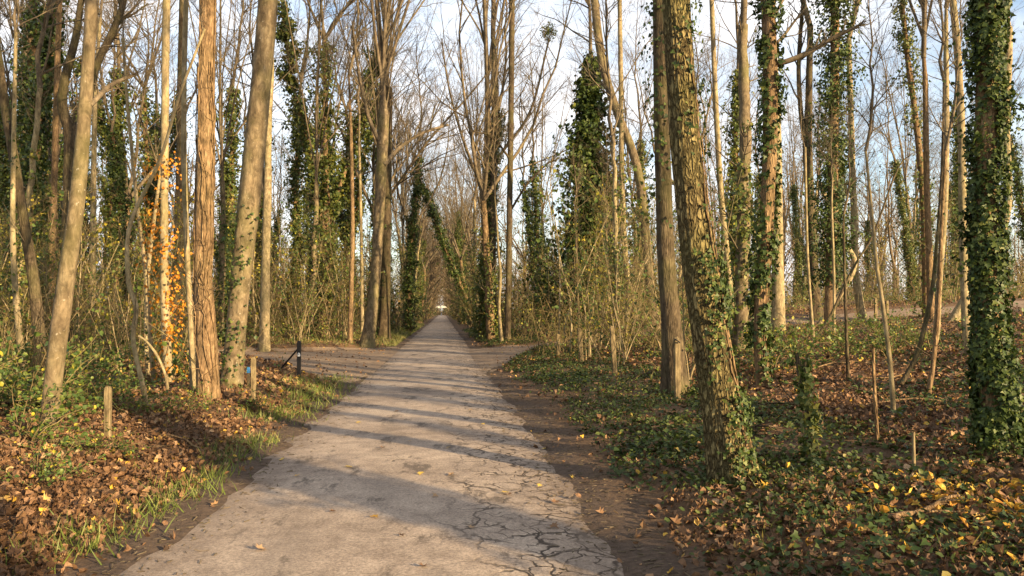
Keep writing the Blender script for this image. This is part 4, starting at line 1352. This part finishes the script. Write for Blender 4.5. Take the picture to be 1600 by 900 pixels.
mb = MB()
for tpl, n_, y0, y1, pw, sz in ((MAPLE, 19000, 2.0, 9, .9, (.035, .09)), (LEAF5, 80000, 2.3, 11, 1.1, (.028, .075)), (LEAF4, 70000, 9, 24, 1.2, (.035, .09)), (LEAF4, 120000, 12, 52, 1.3, (.06, .13))):
    x, y = pts(n_, y0, y1, pw, 2.0, 2.5)
    k = r.uniform(size=n_) < litter_density(x, y)
    x, y = x[k], y[k]
    val = np.clip(r.normal(.48, .23, len(x)) + (fbm(x * .6, y * .6, 71) - .5) * .5, 0, .99)
    val = np.where(r.uniform(size=len(x)) < .02, 1., val)
    crumpled = (tpl[0] * np.array([.62, .9, 3.2]) + np.array([0, 0, .05]), tpl[1])      # curled and half folded ones
    m_ = r.uniform(size=len(x)) < .45
    for tp_, m_ in ((tpl, ~m_), (crumpled, m_)):
        lay(mb, tp_, x[m_], y[m_], r.uniform(sz[0], sz[1], m_.sum()), val[m_], .65, .06)
tag(mb.build('leaf_litter', 'litter', smooth=False), 'brown fallen leaves carpeting the ground beside the lane', 'fallen leaves', kind='stuff')

mb = MB()                                # golden drift under the big ivied tree
g = ground(1560, 800)
n_ = 420
x, y = g[0] + r.normal(size=n_) * .55, g[1] + r.normal(size=n_) * .45
lay(mb, MAPLE, x[:170], y[:170], r.uniform(.03, .08, 170), r.uniform(0, 1, 170), .8, .1)
lay(mb, LEAF5, x[170:], y[170:], r.uniform(.03, .09, n_ - 170), r.uniform(0, 1, n_ - 170), .8, .1)
tag(mb.build('golden_leaf_drift', 'litter_gold', smooth=False), 'drift of golden maple leaves before the big ivied tree', 'fallen leaves', kind='stuff')

mb = MB()                                # ground ivy on the right
for tpl, n_, y0, y1, sz in ((IVY, 26000, 2.2, 11, (.03, .062)), (LEAF4, 50000, 8, 34, (.05, .1))):
    y = y0 + (y1 - y0) * r.uniform(size=n_) ** 1.2
    x = XC + HALF + .4 + r.uniform(size=n_) * (3.5 + .75 * y)
    dn = np.clip((fbm(x * .75, y * .75, 81) - .43) * 5, 0, 1) * sst(x, 1.65, 2.2)
    dn = np.maximum(dn, .55 * (np.hypot(x - 2.7, y - 7.2) < 1.1))
    k = r.uniform(size=n_) < dn * (1 - track_right(x, y))
    x, y = x[k], y[k]
    lay(mb, tpl, x, y, r.uniform(sz[0], sz[1], len(x)), np.clip(r.normal(.45, .22, len(x)), 0, 1), .5, .14)
tag(mb.build('ground_ivy', 'ivy'), 'dark ivy creeping over the ground right of the lane', 'ground cover', kind='stuff')

mb = MB()                                # low weeds on the right-hand verge
n_ = 95000
y = 2.4 + 62 * r.uniform(size=n_) ** 1.9
x = XC + HALF + .45 + r.uniform(size=n_) ** 1.2 * 3.2
dn = sst(x + (fbm(x * 1.5, y * .8, 90) - .5) * 1.3, 1.75, 2.2) * np.clip((fbm(x * 2, y * 2, 91) - .3) * 4, .05, 1) * (1 - track_right(x, y)) * (.35 + .65 * sst(y, 4.6, 6.5))
k = r.uniform(size=n_) < dn
x, y = x[k], y[k]
for tpl, k in ((LEAF5, y < 10), (LEAF4, y >= 10)):
    lay(mb, tpl, x[k], y[k], r.uniform(.02, .05, k.sum()) * (1 + y[k] / 40), np.clip(r.normal(.45, .25, k.sum()), 0, 1), .7, .1)
n_ = 9000
yb = 2.6 + 41 * r.uniform(size=n_) ** 1.6
xb = XC + HALF + .5 + r.uniform(size=n_) * 1.6
k = r.uniform(size=n_) < np.clip((fbm(xb * 2.2, yb * 1.2, 95) - .5) * 6, .02, 1) * (1 - track_right(xb, yb)) * sst(xb, 1.75, 2.1)
xb, yb = xb[k], yb[k]
n_ = len(xb)
scatter(mb, BLADE, np.stack([xb, yb, height(xb, yb) - .01], -1), np.stack([r.normal(size=n_) * .5, r.normal(size=n_) * .5, np.ones(n_)], -1), r.normal(size=(n_, 3)) * np.array([1, 1, .1]), r.uniform(.06, .17, n_), np.clip(r.normal(.5, .25, n_), 0, 1))
tag(mb.build('verge_weeds', 'weed'), 'low dark green weeds along the right-hand verge', 'weeds', kind='stuff')

mb = MB()                                # grass on the left-hand verge and along the dirt track
tx, ty = [], []
for px, py, nb, sp in [(160, 850, 170, .13), (105, 845, 90, .1), (240, 800, 150, .13), (270, 775, 130, .12), (305, 768, 130, .12), (330, 745, 110, .12), (365, 720, 130, .13), (395, 700, 140, .14), (415, 690, 80, .1),
                       (450, 655, 220, .22), (470, 640, 240, .25), (490, 625, 260, .28), (505, 608, 300, .35), (480, 600, 260, .35), (455, 612, 200, .3), (430, 650, 130, .2), (60, 880, 80, .1), (515, 596, 260, .3)]:
    g = ground(px, py)
    tx.append(g[0] + r.normal(size=nb) * sp); ty.append(g[1] + r.normal(size=nb) * sp * 1.6)
n_ = 26000
y = 29 + 60 * r.uniform(size=n_) ** 1.5
x = XC - HALF - .3 - r.uniform(size=n_) ** 1.3 * np.where(y < 36, 7, 3.0)
k = r.uniform(size=n_) < np.clip((fbm(x, y, 99) - .3) * 3, 0, 1) * (1 - track_left(x, y)) * np.where(x < -3.5, (y > 30.5), 1)
tx.append(x[k]); ty.append(y[k])
n_ = 6000                                # thin scatter along the near verge
y = 3.5 + 13 * r.uniform(size=n_) ** 1.2
x = XC - HALF - .5 - np.abs(r.normal(size=n_)) * .4
k = r.uniform(size=n_) < np.clip((fbm(x * 2, y * 1.3, 103) - .6) * 5, 0, .5)
tx.append(x[k]); ty.append(y[k])
x, y = np.concatenate(tx), np.concatenate(ty)
n_ = len(x)
scatter(mb, BLADE, np.stack([x, y, height(x, y) - .012], -1), np.stack([r.normal(size=n_) * .5, r.normal(size=n_) * .5, np.ones(n_)], -1), r.normal(size=(n_, 3)) * np.array([1, 1, .1]),
        r.uniform(.05, .17, n_) * (1 + y / 50), np.clip(r.normal(.5, .25, n_) + (y > 28) * .25, 0, 1))
tag(mb.build('verge_grass', 'grass'), 'green grass tufts along the left verge and the dirt track', 'grass', kind='stuff')

mb = MB()                                # crumbs of twig, bark and grit along the edges of the lane
n_ = 5200
y = 2.2 + 24 * r.uniform(size=n_) ** 1.5
sd_ = np.where(r.uniform(size=n_) < .5, -1, 1)
x = XC + sd_ * (HALF + r.normal(size=n_) * .28 + .18)
z = np.maximum(height(x, y), .028 - .04 * (np.abs(x - XC) / 1.6) ** 2.4) + .006
a_ = r.uniform(0, np.pi, n_)
L = r.uniform(.01, .07, n_) ** 1.0
dv = np.stack([np.cos(a_), np.sin(a_), r.normal(size=n_) * .1], -1) * L[:, None]
c_ = np.stack([x, y, z], -1)
v, f = tubes(np.stack([c_ - dv / 2, c_ + dv / 2], 1), np.repeat(r.uniform(.0015, .005, n_)[:, None], 2, 1), 3)
mb.add(v, None, f)
tag(mb.build('edge_debris', 'twig'), 'crumbs of twig and grit along the lane edges', 'debris', kind='stuff')

# ------------------------------------------------------------------ fallen leaves on the bare asphalt, one by one
leafmesh = [MB().add(MAPLE[0] * np.array([1, 1, z]) - np.array([0, .4, 0]), f3=MAPLE[1], c=c).mesh('fallen_leaf', m) for z, c, m in
            ((.7, .5, 'litter_gold'), (1.1, .9, 'litter'), (.5, .95, 'litter_gold'), (1.3, .6, 'litter'))]
LD = ['yellow fallen leaf lying on the bare asphalt', 'curled tan fallen leaf lying on the bare asphalt', 'bright yellow fallen leaf lying flat on the bare asphalt', 'crumpled brown fallen leaf on the bare asphalt']
for k, (px, py) in enumerate([(680, 776), (706, 742), (657, 741), (737, 825), (789, 769), (797, 771), (464, 742), (408, 857), (628, 838), (661, 886), (585, 809), (843, 756), (868, 781), (895, 740), (440, 715),
                              (755, 662), (620, 643), (640, 690), (700, 700), (598, 700), (560, 660), (850, 697), (735, 640), (660, 610), (720, 615), (520, 800), (866, 820), (545, 730)]):
    d = ray(px, py)
    p = CAM + d * ((CAM[2] - .03) / -d[2])
    zz = .028 - .04 * (abs(p[0] - XC) / 1.6) ** 2.4
    j = int(r.integers(4)) if k not in (8, 9) else 3
    o_ = tag(link('fallen_leaf', leafmesh[j], None, (p[0], p[1], zz + .014)), LD[j], 'leaf', LD[j].replace('leaf', 'leaves', 1))
    s = r.uniform(.05, .085)
    o_.scale = (s, s, s)
    o_.rotation_euler = (r.normal() * .15, r.normal() * .15, r.uniform(0, 6.28))

# ------------------------------------------------------------------ posts and stakes
def bevel_box(mb, w, dpt, z0, z1, ch=.15, lean=(0, 0), seed=0, nz=9):
    """a weathered squared timber: chamfered corners, domed top"""
    r_ = np.random.default_rng(seed)
    c = ch
    prof = np.array([(-1 + c, -1), (1 - c, -1), (1, -1 + c), (1, 1 - c), (1 - c, 1), (-1 + c, 1), (-1, 1 - c), (-1, -1 + c)]) * np.array([w / 2, dpt / 2])
    zs = np.append(np.linspace(z0, z1 - .03, nz), z1)
    V = []
    for j, z in enumerate(zs):
        s = .68 if j == len(zs) - 1 else 1.0
        pr = prof * s * (1 + r_.normal(size=(8, 1)) * .03)
        V.append(np.column_stack([pr[:, 0] + lean[0] * z, pr[:, 1] + lean[1] * z, np.full(8, z) + (r_.normal(size=8) * .006 if j == len(zs) - 1 else 0)]))
    V = np.concatenate(V)
    q = [[j * 8 + i, j * 8 + (i + 1) % 8, (j + 1) * 8 + (i + 1) % 8, (j + 1) * 8 + i] for j in range(len(zs) - 1) for i in range(8)]
    t0 = len(V)
    V = np.vstack([V, [[lean[0] * z1, lean[1] * z1, z1 + .008]]])
    f3 = [[(len(zs) - 1) * 8 + i, (len(zs) - 1) * 8 + (i + 1) % 8, t0] for i in range(8)]
    mb.add(V, f3=f3, f4=q)


def post(px, pyt, pyb, w, label, leanpx=0, mat='wood_post', name='fence_post', cat='post', Y=None):
    g = ground(px, pyb) if Y is None else np.array([*spot(px, Y), 0])
    if Y is not None: g[2] = float(height(g[0], g[1]))
    top = at(px + leanpx, pyt, g[1])
    h = top[2] - g[2]
    wd = w * .8 * depth(g) / F
    t = thing(name, g, label, cat)
    mb = MB()
    bevel_box(mb, wd, wd * .85, -.25, h, .22, ((top[0] - g[0]) / h, 0), int(px))
    mb.build('timber', mat, t, smooth=False)
    return t, g, h, wd


post(168, 604, 688, 12, 'weathered pale fence post with rounded top on the left bank', 1)
post(396, 558, 628, 9, 'grey squared fence post at the foot of the thick leaning trunk')
post(873, 522, 558, 6, 'short pale stake farthest along the row of stakes by the path', -1)
post(909, 513, 568, 8, 'pale stake leaning slightly in the row of stakes by the path', -4)
post(961, 510, 588, 9, 'leaning brown stake before the S-bent trunk', -5)
t, g, h, wd = post(1059, 528, 628, 11, 'tall pale stake with a dark hook, right before the dark rough trunk', -2)
P = catmull([(-wd * .4, -wd * .45, h - .03), (-wd * .6, -wd * .8, h - .02), (-wd * .2, -wd * 1.1, h - .05), (wd * .2, -wd * .7, h - .07)], 12)[None]
v, f = tubes(P, np.full((1, 12), .012), 6)
MB().add(v, None, f).build('hook', 'black_paint', t)
post(1368, 466, 498, 5, 'small pale stake by the path in the clearing', 0, Y=31.5)
post(1386, 470, 498, 5, 'second small pale stake by the path, right of the sapling', 0, Y=31.5)
g = ground(388, 606)                     # blue-tipped marker peg
t = thing('marker_peg', g, 'thin wooden marker peg with a bright blue tip', 'peg')
h = at(388, 574, g[1])[2] - g[2]
mb = MB(); bevel_box(mb, .05, .05, -.15, h - .1, .2, (0, 0), 1, 4); mb.build('stake', 'wood_post', t, smooth=False)
mb = MB(); bevel_box(mb, .054, .054, h - .1, h, .2, (0, 0), 2, 3); mb.build('blue_tip', 'blue_paint', t, smooth=False)
g = ground(467, 590)                     # black gate post with its diagonal stay
t = thing('gate_post', g, 'black gate post with a diagonal stay and small white tag', 'post')
h = at(466, 533, g[1])[2] - g[2]
mb = MB(); bevel_box(mb, .085, .085, -.25, h, .2, (0, 0), 3); mb.build('upright', 'black_paint', t, smooth=False)
e = np.array(at(434, 572, g[1] + .6)) - g
e[2] = float(height(e[0] + g[0], e[1] + g[1])) - g[2] - .05
a_ = np.array([-.03, 0, h * .78])
v, f = tubes(np.array([[a_, (a_ + e) / 2, e]]), np.full((1, 3), .021), 8)
MB().add(v, None, f).build('stay', 'black_paint', t)
mb = MB(); bevel_box(mb, .06, .012, h * .58, h * .58 + .075, .1, (0, 0), 4, 2)
o_ = mb.build('white_tag', 'white_tag', t, smooth=False)
o_.location = (.005, -.052, 0)
v, f = tubes(np.array([[(-.02, -.06, h * .58 + .03), (.0, -.0605, h * .58 + .05), (.02, -.06, h * .58 + .05)]]), np.full((1, 3), .004), 4)
MB().add(v, None, f).build('tag_mark', 'black_paint', t)

# ------------------------------------------------------------------ dead branches on the ground
for k, (px, py, ang, L) in enumerate([(1300, 575, .5, 1.6), (1345, 560, 2.6, 1.2), (1385, 600, .2, 1.5), (1330, 620, 2.2, .9), (1288, 790, 1.3, .4), (1180, 690, .3, .8), (1420, 640, 2.9, 1.0), (1010, 590, .4, .7), (1460, 820, .25, .7), (120, 700, .5, 1.3),
                                      (290, 700, 2.4, .8), (1215, 640, 2.7, 1.1), (1500, 600, .6, 1.2), (60, 640, .35, 1.6)]):
    g = ground(px, py)
    r_ = np.random.default_rng(300 + k)
    xs = np.linspace(-.5, .5, 9) * L
    w_ = np.cumsum(r_.normal(size=9) * .03 * L)
    P = np.stack([xs * math.cos(ang) - w_ * math.sin(ang), xs * math.sin(ang) + w_ * math.cos(ang), np.zeros(9)], -1)
    P[:, 2] = height(P[:, 0] + g[0], P[:, 1] + g[1]) - g[2] + .03 + r_.uniform(0, .06) + .06 * np.sin(np.linspace(0, 3, 9))
    R = np.linspace(.02, .008, 9)[None] * r_.uniform(.6, 1.2)
    P1, R1 = grow(r_, P[None], R, 7, .2, 1, 25, 60, .4, 5, .04, .15, .6, .4, .004)
    P1[..., 2] = np.maximum(P1[..., 2], -.02)
    mb = MB()
    for q_ in (tubes(P[None], R, 6), tubes(P1, R1, 4)): mb.add(q_[0], None, q_[1])
    tag(mb.build('fallen_branch', 'bark_dark' if k % 2 else 'bark_brown'), f'{"dark" if k % 2 else "brown"} dead forked branch lying on the leaf litter {"left" if g[0] < 0 else "right"} of the lane', 'branch',
        f'dead branches on the litter {"left" if g[0] < 0 else "right"} of the lane').location = g

# ------------------------------------------------------------------ the far end of the lane: footbridge and walker
YB = 318.0
t = thing('footbridge', (XC, YB, 0), 'small white arched footbridge spanning the far end of the lane', 'bridge')
xs = np.linspace(-3.3, 3.3, 15)
arch = .35 * (1 - (xs / 3.3) ** 2)
def slab(z0, z1, y0, y1):
    V = np.concatenate([np.stack([xs, np.full(15, yy), arch + zz], -1) for yy, zz in ((y0, z0), (y1, z0), (y1, z1), (y0, z1))])
    q = [[a * 15 + i, a * 15 + i + 1, b_ * 15 + i + 1, b_ * 15 + i] for a, b_ in ((0, 1), (1, 2), (2, 3), (3, 0)) for i in range(14)]
    q += [[0, 15, 30, 45], [14, 29, 44, 59]]
    return V, q
V, q = slab(2.85, 3.75, -1.2, 1.2); MB().add(V, f4=q).build('deck', 'bridge_white', t, smooth=False)
V, q = slab(4.55, 4.7, -1.25, -1.15); MB().add(V, f4=q).build('handrail', 'bridge_dark', t, smooth=False)
for x_ in np.linspace(-3.1, 3.1, 12):
    mb = MB(); bevel_box(mb, .1, .1, 3.74 + .35 * (1 - (x_ / 3.3) ** 2), 4.6 + .35 * (1 - (x_ / 3.3) ** 2), .2, (0, 0), 5, 2)
    mb.build('baluster', 'bridge_dark', t, smooth=False).location = (x_, -1.2, 0)
for s in (-1, 1):
    mb = MB(); bevel_box(mb, .9, 2.6, -.5, 3.1, .1, (0, 0), 6, 4)
    mb.build('abutment', 'stone', t, smooth=False).location = (s * 3.5, 0, 0)

vv = np.array([(0, 0, .98), (0, 0, 1.2), (0, 0, 1.42), (0, 0, 1.52), (0, .02, 1.63), (0, .02, 1.74),           # trunk, neck, head
               (-.1, 0, .9), (-.11, -.06, .5), (-.11, -.16, .1), (-.11, -.06, .05), (.1, 0, .9), (.11, .1, .5), (.11, .14, .08), (.11, .26, .04),
               (-.19, 0, 1.4), (-.25, .08, 1.12), (-.25, .2, .9), (-.25, .25, .82), (.19, 0, 1.4), (.25, -.06, 1.12), (.25, -.02, .88), (.25, .0, .8)])
ed = [(0, 1), (1, 2), (2, 3), (3, 4), (4, 5), (0, 6), (6, 7), (7, 8), (8, 9), (0, 10), (10, 11), (11, 12), (12, 13), (2, 14), (14, 15), (15, 16), (16, 17), (2, 18), (18, 19), (19, 20), (20, 21)]
rd = [.15, .15, .16, .06, .1, .08, .1, .07, .05, .045, .1, .07, .05, .045, .08, .055, .04, .035, .08, .055, .04, .035]
me = bpy.data.meshes.new('body')
me.from_pydata([tuple(a) for a in vv], ed, [])
tmp = bpy.data.objects.new('body', me)
COL.objects.link(tmp)
tmp.modifiers.new('skin', 'SKIN')
for k, s_ in enumerate(me.skin_vertices[0].data):
    s_.radius = (rd[k], rd[k] * .8)
    s_.use_root = (k == 0)
tmp.modifiers.new('smooth', 'SUBSURF').levels = 1
dg = bpy.context.evaluated_depsgraph_get()
bm_ = bpy.data.meshes.new_from_object(tmp.evaluated_get(dg))
bpy.data.objects.remove(tmp)
bm_.materials.clear()
for m_ in ('dark_cloth', 'blue_cloth', 'skin'): bm_.materials.append(M[m_])
for pl in bm_.polygons:
    c = pl.center
    pl.material_index = 2 if (c.z > 1.52 or (abs(c.x) > .2 and c.z < .92)) else (1 if c.z < .92 else 0)
    pl.use_smooth = True
t = thing('person', (XC - .15, 272, .03), 'person in a dark jacket and blue trousers walking on the far lane', 'person')
link('body', bm_, t)
th, ph = np.meshgrid(np.linspace(0, 2 * np.pi, 13)[:-1], np.linspace(0, 1.75, 6))
V = np.stack([np.cos(th) * np.sin(ph) * .105, np.sin(th) * np.sin(ph) * .115 + .01 - .03 * (ph > 1), 1.68 + np.cos(ph) * .12], -1).reshape(-1, 3)
q = [[j * 12 + i, j * 12 + (i + 1) % 12, (j + 1) * 12 + (i + 1) % 12, (j + 1) * 12 + i] for j in range(5) for i in range(12)]
MB().add(V, f4=q).build('hair', 'hair', t)
